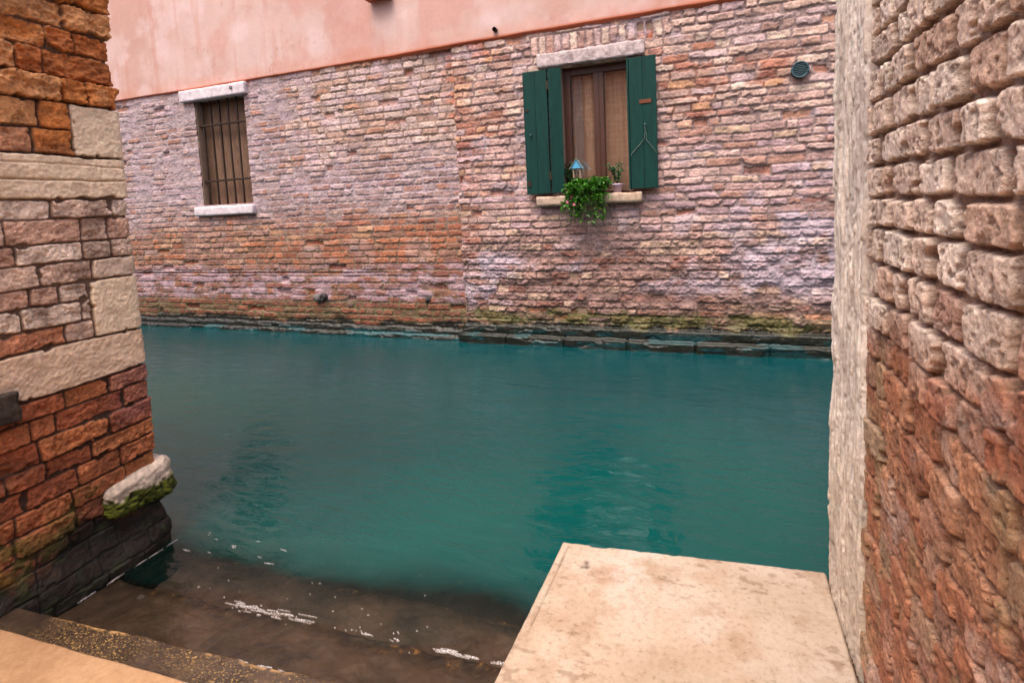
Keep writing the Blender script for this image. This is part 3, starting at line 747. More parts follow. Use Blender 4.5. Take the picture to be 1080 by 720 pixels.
# ================================================================= LEFT BUILDING
lb = empty('brick_house', (-2.6, 1.3, 0))
tag(lb, 'weathered orange brick house corner with pale stone blocks on the left of the steps', 'house')
YC = 1.578
def left_pillar():
    res = .0031
    S = np.arange(.62, YC + .42, res); Z1 = np.arange(-.34, 2.62, res)
    SS, ZZ = np.meshgrid(S, Z1, indexing='ij')
    sd = 300
    # courses sag a little toward the corner, more above the long block's level
    zw0 = ZZ + .035 * ss(1.0, .75, ZZ) * ss(-.1, .3, ZZ) * (SS - YC) / .5 * -1 * .55
    lay = Layout(.3, YC + .7, -.35, 2.8, .0775, .215, 17, .10, .22, .32)
    # force course lines at the stone blocks
    def segs(a, b, n): return list(np.linspace(a, b, n + 1))
    zb = segs(-.35, .805, 15)[:-1] + [.805, .965] + segs(.965, 1.51, 7)[1:] + segs(1.51, 1.675, 1)[1:] + segs(1.675, 2.75, 11)[1:]
    zb = np.array(zb); rs0 = np.random.RandomState(4)
    mid = np.array([i for i in range(1, len(zb) - 1) if all(abs(zb[i] - v) > .01 for v in (.805, .965, 1.51, 1.675))]); zb[mid] += rs0.uniform(-.007, .007, len(mid))
    lay.zb = zb; lay.sb = []; lay.off = []; B = []; n = 0
    for k in range(len(zb) - 1):
        b = [.2 - rs0.rand() * .2]
        while b[-1] < YC + .7:
            l = .20 * (1 + .25 * (rs0.rand() - .5) * 2); l *= .55 if rs0.rand() < .3 else 1
            b.append(b[-1] + l)
        b = np.array(b)
        j = np.argmin(abs(b - YC)); b[j] = YC + rs0.uniform(.055, .10)      # bricks wrap the corner
        lay.sb.append(b); lay.off.append(n); n += len(b) - 1
        for i in range(len(b) - 1): B.append((b[i], b[i + 1], zb[k], zb[k + 1]))
    lay.B = np.array(B); lay.n = n
    W = YC + .13
    z_q = [v for v in zb]
    near = lambda v: z_q[int(np.argmin(abs(zb - v)))]
    lay.add_stone(1.385, W, near(1.675), near(1.85))
    lay.add_stone(.2, W + .05, 1.51, 1.675)
    lay.add_stone(1.405, W, near(1.16), near(1.29))
    lay.add_stone(1.385, W + .04, .965, near(1.16))
    lay.add_stone(.2, W + .06, .805, .965)
    lay.add_stone(.2, .66, near(2.2), 2.75)
    wz = .006 * (fbm(SS * 3, ZZ * 3, 3, sd) - .5) * 2 + .0025 * (fbm(SS * 16, ZZ * 16, 2, sd + 3) - .5) * 2
    wx = .006 * (fbm(SS * 5, ZZ * 14, 3, sd + 5) - .5) * 2
    uid, d, uc, uz = lay.eval(SS + wx, zw0 + wz)
    rs = np.random.RandomState(sd + 1); nn = len(lay.all())
    R4 = [rs.rand(nn)[uid] for _ in range(5)]
    r1, r2, r3, r4, r5 = R4
    st = uid >= lay.n
    n_e = fbm(SS * 45, ZZ * 45, 3, sd + 9) - .5
    n_b = fbm(SS * 2.1, ZZ * 2.1, 4, sd + 20)
    n_c = fbm(SS * 7, ZZ * 9, 4, sd + 30)
    n_d = fbm(SS * 18, ZZ * 24, 4, sd + 40)
    n_f = fbm(SS * 90, ZZ * 90, 3, sd + 50)
    ero = ss(1.84, 1.92, uz) * (~st)                      # the badly eroded orange bricks at the top
    d = d - (.0006 + .0020 * r3) + n_e * (.0045 + .010 * ero) - .010 * ss(.62, .82, fbm(SS * 22, ZZ * 26, 3, sd + 60))
    m = ss(0, .0050, d)
    ridg = 1 - np.abs(fbm(SS * 12, ZZ * 26, 4, sd + 70) - .5) * 4
    hb = (r1 - .5) * .014 + (r2 - .5) * .10 * (zw0 - uz) + (n_d - .5) * .010 + (n_f - .5) * .006 + (n_c - .5) * .006 - .006 * ss(.58, .72, fbm(SS * 40, ZZ * 44, 3, sd + 66))
    hb = hb + ero * ((r4 - .65) * .034 + (n_c - .5) * .035 + ridg * .006 + (n_d - .5) * .016)
    hs = .004 + (n_d - .5) * .006 + (n_f - .5) * .005 + (n_c - .5) * .006
    # stratified faces of the long upper block
    lb2 = np.exp(-((ZZ - 1.585 - .01 * (n_b - .5) * 4 - .006 * (n_c - .5) * 2) / .0035) ** 2) + .5 * np.exp(-((ZZ - 1.64 - .01 * (n_c - .5) * 2) / .003) ** 2)
    hs = hs - .012 * lb2 * (uid == lay.n + 1)
    hbm = np.where(st, hs, hb)
    pit = ss(.68, .78, n_c + .0) * ss(.8, .7, ZZ) * ss(.3, .4, ZZ) * (~st); hbm = hbm - .018 * pit
    hm = -.0125 + (n_d - .5) * .008 - ero * .012
    h = hm + (hbm - hm) * m
    # colours
    u = r3
    top = pick(u, [(3, (214, 134, 70)), (3, (200, 118, 62)), (2, (220, 158, 104)), (1, (176, 106, 66))])
    pinkb = pick(u, [(3, (230, 200, 180)), (3, (216, 176, 154)), (1.4, (214, 148, 112)), (2.4, (236, 214, 196)), (1, (188, 138, 116))])
    red = pick(u, [(3, (180, 110, 72)), (3, (166, 96, 64)), (2, (192, 120, 76)), (1.5, (156, 96, 76)), (1, (184, 124, 92))])
    stone = pick(u, [(1, (250, 226, 196))])
    c = red.copy(); c = blend(c, pinkb, (uz > .9).astype(float)); c = blend(c, top, (uz > 1.69).astype(float))
    c = blend(c, (206, 150, 122), (ss(1.95, 1.8, uz) * (uz > 1.69) * (r2 > .5)) * .6)
    c = c * (.84 + .3 * r2[..., None]) * (.62 + .76 * n_d[..., None]) * (.72 + .56 * n_f[..., None])
    c = blend(c, (110, 72, 52), ss(.55, .75, n_c) * .5 * (~st) * (1 - ero * .6))
    c = blend(c, (214, 160, 110), ss(.6, .8, n_d) * ero * .6)
    # a breath of mauve salts on the red bricks by the corner
    c = blend(c, (160, 110, 112), ss(1.35, 1.5, SS) * ss(.55, .62, ZZ) * ss(.85, .8, ZZ) * .45)
    cs = stone * (.88 + .24 * n_c[..., None])
    cs = blend(cs, (232, 200, 172), (uid == lay.n + 4) * .75); cs = blend(cs, (214, 190, 172), (uid == lay.n + 2) * .8)
    cs = blend(cs, (214, 178, 138), ss(.5, .7, n_b) * .4)
    cs = cs * (1 - .35 * (lb2 * (uid == lay.n + 1))[..., None])
    c = np.where(st[..., None], cs, c)
    mc = np.broadcast_to(lin((92, 72, 60)), c.shape); mc = blend(mc, (116, 94, 80), ss(.95, 1.05, ZZ) * ss(1.7, 1.6, ZZ)); mc = blend(mc, (110, 78, 56), ero)
    mc = blend(mc, (70, 52, 42), ss(.82, .78, ZZ))
    mc = mc * (.7 + .6 * n_f[..., None])
    c = mc * (1 - m[..., None]) + c * m[..., None]
    # weed line climbs toward the inner end
    zl = ZZ + (SS - YC) * -.03 + (n_c - .5) * .16 + (n_b - .5) * .10
    c = blend(c, (86, 86, 30), ss(.42, .27, zl) * ss(.42, .56, n_d) * .85)
    c = blend(c, (150, 100, 40), ss(.45, .34, zl) * ss(.55, .7, n_c) * .5)
    c = blend(c, (15, 15, 11), ss(.31, .19, zl) * .97)
    c = blend(c, (52, 62, 24), ss(.30, .22, zl) * ss(.58, .7, n_d) * .5)
    wet = ss(.36, .24, zl) * .45
    h = h * (1 - .7 * ss(.27, .18, ZZ)) + .012 * (n_c - .5) * ss(.27, .18, ZZ) + .04 * ss(.20, .02, ZZ) + .01 * ss(.4, .3, ZZ) * (n_c - .5) * 2
    base, nor = corner_path(S, YC, -2.3, YC, (0, 1), (-1, 0), .028)
    P = np.zeros(SS.shape + (3,)); P[..., :2] = base[:, None, :] + nor[:, None, :] * h[..., None]; P[..., 2] = ZZ
    # face masks: stones become parts of their own
    uf = uid[1:, 1:]
    for j in range(len(lay.stones)):
        mk = uf == lay.n + j
        o = grid_object('stone_block', P, MAS_STONE, lb, c, wet, mk)
        o['label'] = ['small pale quoin block under the orange bricks', 'long cream stone course with split layers', 'small whitish block at the corner', 'square cream block at the corner', 'long smooth beige stone course above the red bricks', 'grey stone in the eroded top courses'][j]
    grid_object('brick_wall', P, MAS_LEFT, lb, c, wet, uf < lay.n)
left_pillar()

def mossy_stone():
    n, m = 120, 60
    x0, x1, y0, y1, z0, z1 = -2.46, -2.266, 1.352, 1.628, .19, .372
    bm = bmesh.new(); bmesh.ops.create_cube(bm, size=1); bmesh.ops.subdivide_edges(bm, edges=bm.edges, cuts=44, use_grid_fill=True)
    V = np.array([v.co[:] for v in bm.verts])
    # rounded box
    hs = np.array([.5, .5, .5]); rr = np.array([.5 * .7] * 3)
    sz = np.array([x1 - x0, y1 - y0, z1 - z0])
    Vm = V * sz; r = .042; hsz = sz / 2
    q = np.clip(Vm, -(hsz - r), hsz - r); d = Vm - q; ln = np.linalg.norm(d, axis=1, keepdims=True); nn = d / np.maximum(ln, 1e-9)
    Vm = np.where(ln > 1e-6, q + nn * np.minimum(ln, r), Vm)
    a = fbm(Vm[:, 1] * 14, Vm[:, 2] * 14 + Vm[:, 0] * 9, 4, 5) - .5; b = fbm(Vm[:, 1] * 70 + Vm[:, 0] * 44, Vm[:, 2] * 70 + Vm[:, 0] * 31, 4, 6) - .5
    t = Vm[:, 2] / sz[2] + .5
    mossm = ss(.66, .48, t + (fbm(Vm[:, 1] * 30, Vm[:, 0] * 30 + Vm[:, 2] * 20, 3, 8) - .5) * .5)
    Vm += nn * (a * .022 + b * (.004 + .016 * mossm) + .006 * mossm)[:, None]
    # the block narrows toward its inner end and its top slopes
    k = (Vm[:, 1] / sz[1] + .5)
    Vm[:, 2] = Vm[:, 2] * (.72 + .28 * k) + .012 * k
    Vm += np.array([(x0 + x1) / 2, (y0 + y1) / 2, (z0 + z1) / 2])
    for v, p in zip(bm.verts, Vm): v.co = p
    me = bpy.data.meshes.new('mossy_block'); bm.to_mesh(me); bm.free()
    c = np.broadcast_to(lin((206, 188, 172)), (len(Vm), 3)) * (.35 + 1.2 * (b + .5))[:, None]
    g = lin((78, 86, 18)) * np.clip(.1 + 2.6 * (b + .3), .12, 2.0)[:, None]
    c = c * (1 - mossm[:, None]) + g * mossm[:, None]
    low = ss(.12, .0, t); c = c * (1 - low[:, None]) + lin((40, 42, 20)) * low[:, None]
    A = me.attributes.new('Col', 'FLOAT_COLOR', 'POINT'); cc = np.ones((len(Vm), 4), np.float32); cc[:, :3] = c; A.data.foreach_set('color', cc.ravel())
    A = me.attributes.new('wet', 'FLOAT', 'POINT'); A.data.foreach_set('value', np.zeros(len(Vm), np.float32))
    o = link_mesh('stone_block', me, MAS_STONE, lb); o['label'] = 'rounded corner block half covered in green moss'
mossy_stone()
chipped_block('iron_stub', -2.34, -2.262, .98, 1.095, .745, .845, STUB, lb, 33, .01, .008)['label'] = 'dark corroded block bedded in the wall'
bm = bmesh.new()
box(bm, -12, -2.345, -3, YC - .045, -1, 2.8)
obj('wall_core', bm, simple('plain_old_brick', L4(170, 104, 72), .9, .35, 9, .7, .01), lb)

# ================================================================= RIGHT BUILDING
rb = empty('brick_house', (.5, 1.2, 0))
tag(rb, 'pale brick house wall with a ribbed stone door jamb right beside the stone landing', 'house')
XR, YJ, YE = .31, 1.335, 1.665
def right_wall():
    S = np.concatenate([np.arange(-.6, .45, .006), np.arange(.45, YJ, .0019)]); Z1 = np.arange(.24, 2.15, .0021)
    SS, ZZ = np.meshgrid(S, Z1, indexing='ij')
    sd = 400
    lay = Layout(-.8, YJ + .5, .2, 2.4, .0655, .125, 23, .10, .35, .30)
    for b in lay.sb: pass
    wz = .005 * (fbm(SS * 4, ZZ * 3, 3, sd) - .5) * 2 + .003 * (fbm(SS * 18, ZZ * 18, 2, sd + 3) - .5) * 2
    wx = .006 * (fbm(SS * 6, ZZ * 14, 3, sd + 5) - .5) * 2
    uid, d, uc, uz = lay.eval(SS + wx, ZZ + wz, .006, .42)
    rs = np.random.RandomState(sd + 1); nn = len(lay.all())
    r1, r2, r3, r4 = [rs.rand(nn)[uid] for _ in range(4)]
    n_e = fbm(SS * 55, ZZ * 55, 3, sd + 9) - .5
    n_b = fbm(SS * 2.5, ZZ * 2.5, 4, sd + 20); n_c = fbm(SS * 9, ZZ * 11, 4, sd + 30)
    n_d = fbm(SS * 26, ZZ * 30, 4, sd + 40); n_f = fbm(SS * 120, ZZ * 120, 3, sd + 50)
    lowm = ss(1.28, 1.10, ZZ + (n_b - .5) * .3 + (SS - 1.0) * .1)      # lower: worn orange bricks, joints flush
    d = d - (.0008 + .0016 * r3) + n_e * .005 - .006 * ss(.60, .8, fbm(SS * 34, ZZ * 40, 3, sd + 60))
    d = d + lowm * .0032
    m = ss(0, .0050, d)
    pitn = fbm(SS * 70, ZZ * 75, 3, sd + 65); hb = (r1 - .5) * .008 + (r2 - .5) * .08 * (1 - .6 * lowm) * (ZZ - uz) + (n_d - .5) * .005 + (n_f - .5) * .003 + (n_c - .5) * .004 - .0025 * ss(.62, .72, pitn)
    hb = hb + lowm * ((n_c - .5) * .006 + (r4 - .5) * .005)
    hm = -.016 + (n_d - .5) * .006 + lowm * .006 * ss(.4, .6, n_c)
    h = hm + (hb - hm) * m
    u = r3
    pale = pick(u, [(3, (232, 212, 198)), (3, (224, 202, 188)), (2, (236, 220, 208)), (1, (212, 182, 164))])
    org = pick(u, [(3, (178, 120, 88)), (3, (164, 106, 78)), (1.4, (186, 140, 108)), (1, (160, 124, 106))])
    c = blend(pale, org, np.clip(lowm * 1.1, 0, 1) * (.75 + .25 * (r2 > .3)))
    tone = .4 * lowm[..., None]; c = c * (1 - tone) + tone * lin((166, 112, 86))
    redb = (np.abs(uz - 1.16) < .075) & (uc < 1.0) & (r4 > .35); c = blend(c, (160, 96, 74), redb * .55)
    c = c * (.88 + .24 * r2[..., None]) * (.66 + .68 * n_d[..., None]) * (.76 + .48 * n_f[..., None])
    c = blend(c, (84, 58, 46), ss(.60, .70, pitn) * .55)
    c = blend(c, (206, 192, 184), ss(.6, .75, n_c) * .35)
    c = blend(c, (188, 172, 176), ss(.56, .7, fbm(SS * 6, ZZ * 3, 4, 91)) * ss(1.15, 1.27, SS) * ss(1.0, .8, ZZ) * .8)
    c = blend(c, (150, 140, 104), ss(.58, .72, fbm(SS * 8, ZZ * 5, 4, 93)) * lowm * .4)
    mc = np.broadcast_to(lin((140, 116, 102)), c.shape) * (.7 + .6 * n_f[..., None]); mc = blend(mc, (164, 128, 104), lowm * .6)
    c = mc * (1 - m[..., None]) + c * m[..., None]
    P = np.stack([XR - h, SS, ZZ], -1)
    grid_object('brick_wall', P, MAS_RIGHT, rb, c, np.zeros(SS.shape), None, True)
right_wall()
def jamb():
    S = np.concatenate([np.arange(YJ - .005, YE + .05, .0022), np.arange(YE + .05, YE + .34, .01)]); Z1 = np.arange(-.3, 2.4, .0042)
    SS, ZZ = np.meshgrid(S, Z1, indexing='ij')
    base, nor = corner_path(S, YE, XR - .003, YE, (0, 1), (1, 0), .012)
    n1 = fbm(SS * 45, ZZ * 11, 5, 501); n2 = fbm(SS * 14, ZZ * 9, 4, 502); n3 = fbm(SS * 120, ZZ * 60, 3, 503); n4 = fbm(SS * 3, ZZ * 2.5, 3, 505)
    groove = .5 + .5 * np.sin(SS * 2 * math.pi / .034 + 2.5 * (n2 - .5) + 1.2 * (n4 - .5))
    low = ss(.9, .55, ZZ)
    h = (n1 - .5) * .010 * (1 - .5 * low) - .004 * ss(.6, .7, fbm(SS * 70, ZZ * 45, 3, 511)) + (n2 - .5) * .012 + (n3 - .5) * .003 - .009 * ss(.55, .95, groove) * (1 - .6 * low) + .006 * low
    # bite near the foot
    hole = np.exp(-(((SS - 1.60) / .018) ** 2 + ((ZZ - .415) / .022) ** 2)); h = h - .03 * hole
    c = np.broadcast_to(lin((226, 216, 206)), SS.shape + (3,)) * (.72 + .56 * n2[..., None])
    c = blend(c, (160, 144, 136), ss(.5, .7, n1) * .5); c = blend(c, (196, 176, 152), low * .5); c = blend(c, (200, 190, 186), ss(.55, .7, n4) * .5)
    c = blend(c, (120, 96, 76), ss(.62, .75, fbm(SS * 9, ZZ * 7, 4, 506)) * low * .6)
    c = blend(c, (34, 26, 22), np.clip(hole * 1.4, 0, 1) * .8)
    c = blend(c, (34, 36, 28), ss(.2, .1, ZZ))
    P = np.zeros(SS.shape + (3,)); P[..., :2] = base[:, None, :] + nor[:, None, :] * h[..., None]; P[..., 2] = ZZ
    P[0, :, 0] = XR + .035; P[0, :, 1] += .002
    o = grid_object('door_jamb', P, MAS_STONE, rb, c, ss(.2, .1, ZZ), None, True); o['label'] = 'ribbed grey stone jamb at the wall end'
jamb()
bm = bmesh.new(); box(bm, XR + .03, 7, -3, YE - .03, -1, 2.8)
obj('wall_core', bm, simple('plain_pale_brick', L4(178, 140, 120), .9, .3, 9, .7, .01), rb)

eh = empty('alley_mirror_wall', (-1, -6, 0)); tag(eh, 'unseen brick wall added behind the viewer to give the window panes a warm reflection', 'house')  # added out of view so the panes mirror warm brick
bm = bmesh.new(); box(bm, -6, 5, -6.6, -6, -.2, 5.2)
_m, _t, _p = newmat('alley_brick'); _b = _t.nodes.new('ShaderNodeTexBrick'); _c = _t.nodes.new('ShaderNodeTexCoord'); _mp = _t.nodes.new('ShaderNodeMapping'); _mp.inputs['Rotation'].default_value = (R(90), 0, 0)
_t.links.new(_c.outputs['Object'], _mp.inputs[0]); _t.links.new(_mp.outputs[0], _b.inputs[0]); _b.inputs['Scale'].default_value = 1; _b.inputs['Brick Width'].default_value = .5; _b.inputs['Row Height'].default_value = .17; _b.inputs['Mortar Size'].default_value = .02
_b.inputs['Color1'].default_value = L4(226, 170, 132); _b.inputs['Color2'].default_value = L4(190, 124, 92); _b.inputs['Mortar'].default_value = L4(110, 84, 70)
_t.links.new(_b.outputs[0], _p.inputs['Base Color']); _p.inputs['Roughness'].default_value = .9
obj('wall', bm, _m, eh)
bm = bmesh.new(); box(bm, -6.2, 5.2, -6.8, -5.8, 5.2, 5.32, .02); obj('roof', bm, simple('alley_tile', L4(160, 100, 76), .9), eh)
# ================================================================= STONE LANDING SLAB
def slab_mat():
    m, nt, p = newmat('landing_stone')
    n = noise_node(nt, 2.6, 6, .6); n2 = noise_node(nt, 70, 8, .75); n3 = noise_node(nt, 9, 8, .7)
    r = ramp(nt, n.outputs[0], [(.3, L4(166, 146, 126)), (.5, L4(182, 164, 148)), (.72, L4(192, 178, 168))])
    g = ramp(nt, n2.outputs[0], [(.34, (.6, .54, .48, 1)), (.46, (.95, .94, .93, 1)), (.6, (1, 1, 1, 1))])
    g3 = ramp(nt, n3.outputs[0], [(.34, (.78, .70, .62, 1)), (.5, (1, 1, 1, 1))])
    a = nt.nodes.new('ShaderNodeAttribute'); a.attribute_name = 'Col'
    c = mixc(nt, r.outputs[0], g.outputs[0], 1, 'MULTIPLY'); c = mixc(nt, c, g3.outputs[0], 1, 'MULTIPLY'); c = mixc(nt, c, a.outputs['Color'], 1, 'MULTIPLY')
    nt.links.new(c, p.inputs['Base Color']); p.inputs['Roughness'].default_value = .75
    nb = bump(nt, n2.outputs[0], .35, .0025); nb = bump(nt, n3.outputs[0], .3, .006, nb)
    nt.links.new(nb, p.inputs['Normal']); return m
def slab():
    res = .004
    U = np.arange(0, 1.0001, res / .8); Vv = np.arange(0, 1.0001, res / 1.35)
    ed = 8
    A, B, C_, D = np.array([-.52, .30]), np.array([.292, .30]), np.array([.303, 1.694]), np.array([-.474, 1.617])
    uu, vv = np.meshgrid(U, Vv, indexing='ij')
    xy = (A * (1 - uu[..., None]) + B * uu[..., None]) * (1 - vv[..., None]) + (D * (1 - uu[..., None]) + C_ * uu[..., None]) * vv[..., None]
    X, Y = xy[..., 0], xy[..., 1]
    Z = np.full_like(X, .30) + .0025 * (fbm(X * 5, Y * 5, 4, 700) - .5) + .0012 * (fbm(X * 40, Y * 40, 3, 701) - .5)
    # ragged, rounded edges: drop the outermost rings
    dl = uu * .79; dr = (1 - uu) * .79; db = (1 - vv) * 1.35
    chip = .006 * fbm(X * 30, Y * 30, 4, 702) + .012 * ss(.62, .8, fbm(X * 14, Y * 14, 3, 703))
    dm = np.minimum(np.minimum(dl, dr), db)
    Z = Z - .012 * (1 - np.sqrt(np.clip(dm / (chip + .004), 0, 1)))
    # engraved line beside the left edge at the far corner
    gl = np.exp(-((dl - .026 - .0015 * fbm(Y * 20, X * 0, 2, 7)) / .0022) ** 2) * ss(1.18, 1.28, Y) * ss(1.605, 1.595, Y) * (.35 + .9 * fbm(X * 40, Y * 26, 3, 708))
    Z = Z - .004 * gl
    for (sx, sy, sr) in ((-.375, 1.53, .007), (-.372, 1.515, .006), (-.10, 1.18, .004), (.16, 1.52, .004)):
        Z -= .004 * np.exp(-(((X - sx) ** 2 + (Y - sy) ** 2) / sr ** 2))
    col = np.ones(X.shape + (3,))
    def stain_shade(m, k): 
        nonlocal col
        col = col * (1 - m[..., None] * (1 - np.array(k)))
    stain_shade(np.clip(gl, 0, 1) * .85, (.3, .26, .22))
    for (sx, sy, sr) in ((-.375, 1.535, .008), (-.370, 1.515, .009), (-.383, 1.508, .005)):
        stain_shade(np.exp(-(((X - sx) ** 2 + (Y - sy) ** 2) / sr ** 2)) * .95, (.18, .15, .14))
    ring = np.exp(-(((X + .30) ** 2 / .055 ** 2 + (Y - 1.50) ** 2 / .045 ** 2)) ** 2) * ss(.4, .65, fbm(X * 30, Y * 30, 4, 709)); stain_shade(ring * .7, (.72, .55, .45))
    stain_shade(ss(.52, .7, fbm(X * 5, Y * 7, 5, 710)) * .5, (.86, .74, .64))
    stain_shade(ss(.66, .74, fbm(X * 26, Y * 60, 4, 711)) * .6 * ss(.45, .6, fbm(X * 3, Y * 3, 3, 712)), (.5, .42, .36))
    stain_shade(np.exp(-(((X - .2) / .09) ** 2 + ((Y - 1.2) / .06) ** 2)) * .5 * fbm(X * 20, Y * 20, 3, 713), (.6, .5, .42))
    stain_shade(ss(1.45, 1.15, Y) * ss(.1, -.45, X) * .5, (.92, .80, .68))  # near-left part toned tan, the slab's uneven lighting put into its colour
    P = np.stack([X, Y, Z], -1)
    # skirts: far side and left side
    top = grid_object('slab_top', P, None, None, col)
    bm = bmesh.new(); bm.from_mesh(top.data); cl = bm.verts.layers.float_color.get('Col')
    bd = [e for e in bm.edges if e.is_boundary]
    r = bmesh.ops.extrude_edge_only(bm, edges=bd); nv = [v for v in r['geom'] if isinstance(v, bmesh.types.BMVert)]
    for v in nv: v.co.z = .27 + .01 * math.sin(v.co.x * 40); v.co.x += .004 * math.sin(v.co.y * 60)
    bd = [e for e in bm.edges if e.is_boundary]
    r = bmesh.ops.extrude_edge_only(bm, edges=bd)
    for v in [v for v in r['geom'] if isinstance(v, bmesh.types.BMVert)]: v.co.z = -.5
    bpy.data.objects.remove(top)
    o = obj('landing_slab', bm, slab_mat(), None, True)
    tag(o, 'thick pale stone landing slab jutting over the canal beside the right wall', 'stone landing')
slab()
# grit that gathers in the gap between slab and jamb
bm = bmesh.new()
box(bm, .27, .345, .3, 1.70, -.3, .276)
o = obj('joint_fill', bm, simple('dark_grit', L4(84, 66, 54), .95, .6, 80, 1, .01), rb)
bm = bmesh.new(); rg = random.Random(5)
for i in range(260):
    x, y = rg.uniform(.288, .305), rg.uniform(1.0, 1.66); r = rg.uniform(.002, .006)
    bmesh.ops.create_icosphere(bm, subdivisions=1, radius=r, matrix=Matrix.Translation((x, y, .278 + r * .5 + rg.uniform(0, .006))) @ Matrix.Rotation(rg.uniform(0, 3), 4, 'X') @ Matrix.Diagonal((1, rg.uniform(.6, 1.8), .7, 1)))
tag(obj('grit', bm, simple('grit_crumbs', L4(120, 92, 74), .95, .6, 200), None), 'brown grit and crumbs gathered in the gap along the right wall', 'grit', kind='stuff')

# ================================================================= PLANTS AND LANTERN ON THE SILL
def leaf(bm, p, d, up, L, Wd, fold=.25):
    d = d.normalized(); s = d.cross(up).normalized(); n = s.cross(d).normalized()
    q = [(0, 0, 0), (.35, .5, fold), (.75, .38, fold * .6), (1, 0, -.15), (.75, -.38, fold * .6), (.35, -.5, fold), (.5, 0, 0)]
    v = [bm.verts.new(p + d * (a * L) + s * (b * Wd) + n * (c * Wd)) for a, b, c in q]
    for f in ((0, 6, 1), (1, 6, 2), (2, 6, 3), (3, 6, 4), (4, 6, 5), (5, 6, 0)): bm.faces.new([v[i] for i in f])
def pot(root, x, y, z, r0, r1, h, mat):
    bm = bmesh.new(); seg = 20; rings = []
    prof = [(r0 * .2, 0), (r0, 0), (r1, h * .82), (r1 * 1.1, h * .83), (r1 * 1.1, h), (r1 * .95, h), (r1 * .9, h * .88), (.001, h * .88)]
    for r, zz in prof: rings.append([bm.verts.new((x + r * math.cos(t), y + r * math.sin(t), z + zz)) for t in [2 * math.pi * k / seg for k in range(seg)]])
    for i in range(len(rings) - 1):
        for k in range(seg): bm.faces.new((rings[i][k], rings[i][(k + 1) % seg], rings[i + 1][(k + 1) % seg], rings[i + 1][k]))
    obj('pot', bm, mat, root, True)
    bm = bmesh.new(); tube(bm, [(x, y, z + h * .885), (x, y, z + h * .92)], r1 * .88, 16); obj('soil', bm, SOIL, root)
def plant(name, base, mat, label, potmat, nst, spread, height, lsize, seed, droop=0, nl=14, potr=.04, poth=.07, flowers=0, lean=(0, 0)):
    root = empty(name, base); tag(root, label, 'potted plant', 'potted plants on the window sill')
    rg = random.Random(seed); x, y, z = base
    pot(root, x, y, z, potr * .8, potr, poth, potmat)
    bl = bmesh.new(); bs = bmesh.new()
    for i in range(nst):
        a = rg.uniform(math.pi * .97, 2.03 * math.pi) if droop > .5 else rg.uniform(0, 2 * math.pi); k = rg.uniform(.35, 1)
        p = Vector((x, y, z + poth * .9)); pts = [p.copy()]
        out = Vector((math.cos(a) * spread * k + lean[0], math.sin(a) * spread * .55 * k + lean[1], 0)); n = 9
        dr = droop * rg.uniform(0.1, 1.0)
        for j in range(1, n + 1):
            t = j / n
            q = Vector((x, y, z + poth * .9)) + out * t ** .8 + Vector((0, 0, height * k * math.sin(min(1, t * 1.3) * 1.57) * (1 - dr * .3) - dr * t * t * .5)) + Vector((rg.uniform(-1, 1), rg.uniform(-1, 1), rg.uniform(-1, 1))) * .006
            q.y = min(q.y, 5.27)
            if q.z < 1.5: q.y = min(q.y, 5.06 - .01)
            pts.append(q)
        tube(bs, pts, [.0022] * len(pts), 4)
        for j in range(nl):
            t = rg.uniform(.15, 1) * n; i0 = min(int(t), n - 1); pp = pts[i0].lerp(pts[i0 + 1], t - i0)
            d = Vector((rg.uniform(-1, 1), rg.uniform(-1.1, .5), rg.uniform(-.6, .9)))
            L = lsize * rg.uniform(.6, 1.25)
            if pp.z < 1.53 and pp.y + L > 5.07: d.y = -abs(d.y) - .2
            leaf(bl, pp, d, Vector((rg.uniform(-.4, .4), rg.uniform(-.5, .1), 1)), L, L * .62)
        if i < flowers:
            pe = pts[-1]
            bf = bmesh.new()
            for j in range(5):
                d = Vector((math.cos(j * 1.257), -.4, math.sin(j * 1.257))); leaf(bf, pe, d, Vector((0, -1, .2)), .018, .015)
            obj('flower', bf, FLOWER, root)
    obj('stem', bs, STEMM, root); obj('foliage', bl, mat, root)
SZ = 1.50
plant('potted_plant', (-1.095, 5.13, SZ), LEAFB, 'bushy bright green plant spilling down over the window sill', POTP, 75, .27, .13, .042, 4, .85, 30, .045, .07, 5, (.0, -.07))
plant('potted_plant', (-.83, 5.15, SZ), LEAFM, 'upright plant in a small lilac pot at the right end of the sill', POTL, 12, .12, .22, .036, 8, 0, 9, .045, .085)
plant('potted_plant', (-1.285, 5.16, SZ), LEAFD, 'dark green plant at the left end of the sill beside the lantern', POTP, 12, .09, .26, .034, 12, 0, 12, .04, .065, 3)
plant('potted_plant', (-.955, 5.15, SZ), LEAFD, 'low dark plant between the bright trailing plant and the lilac pot', POTP, 12, .08, .10, .032, 15, .15, 12, .036, .05, 4)
# lantern / little house with a blue roof
ln = empty('lantern', (-1.195, 5.11, SZ + .10)); tag(ln, 'little house-shaped lantern with a light blue pitched roof standing among the sill plants', 'lantern')
bm = bmesh.new(); lx, ly, lz = -1.20, 5.10, SZ + .0
for sx in (-.032, .032):
    for sy in (-.025, .025): box(bm, lx + sx - .004, lx + sx + .004, ly + sy - .004, ly + sy + .004, lz + .12, lz + .255, .001)
box(bm, lx - .038, lx + .038, ly - .03, ly + .03, lz + .11, lz + .12, .002); box(bm, lx - .012, lx + .012, ly - .012, ly + .012, lz, lz + .11)
obj('lantern_cage', bm, simple('pale_wood', L4(190, 160, 140), .7), ln)
bm = bmesh.new()
v = [bm.verts.new(p) for p in ((lx - .055, ly - .04, lz + .25), (lx + .055, ly - .04, lz + .25), (lx, ly - .04, lz + .335), (lx - .055, ly + .04, lz + .25), (lx + .055, ly + .04, lz + .25), (lx, ly + .04, lz + .335))]
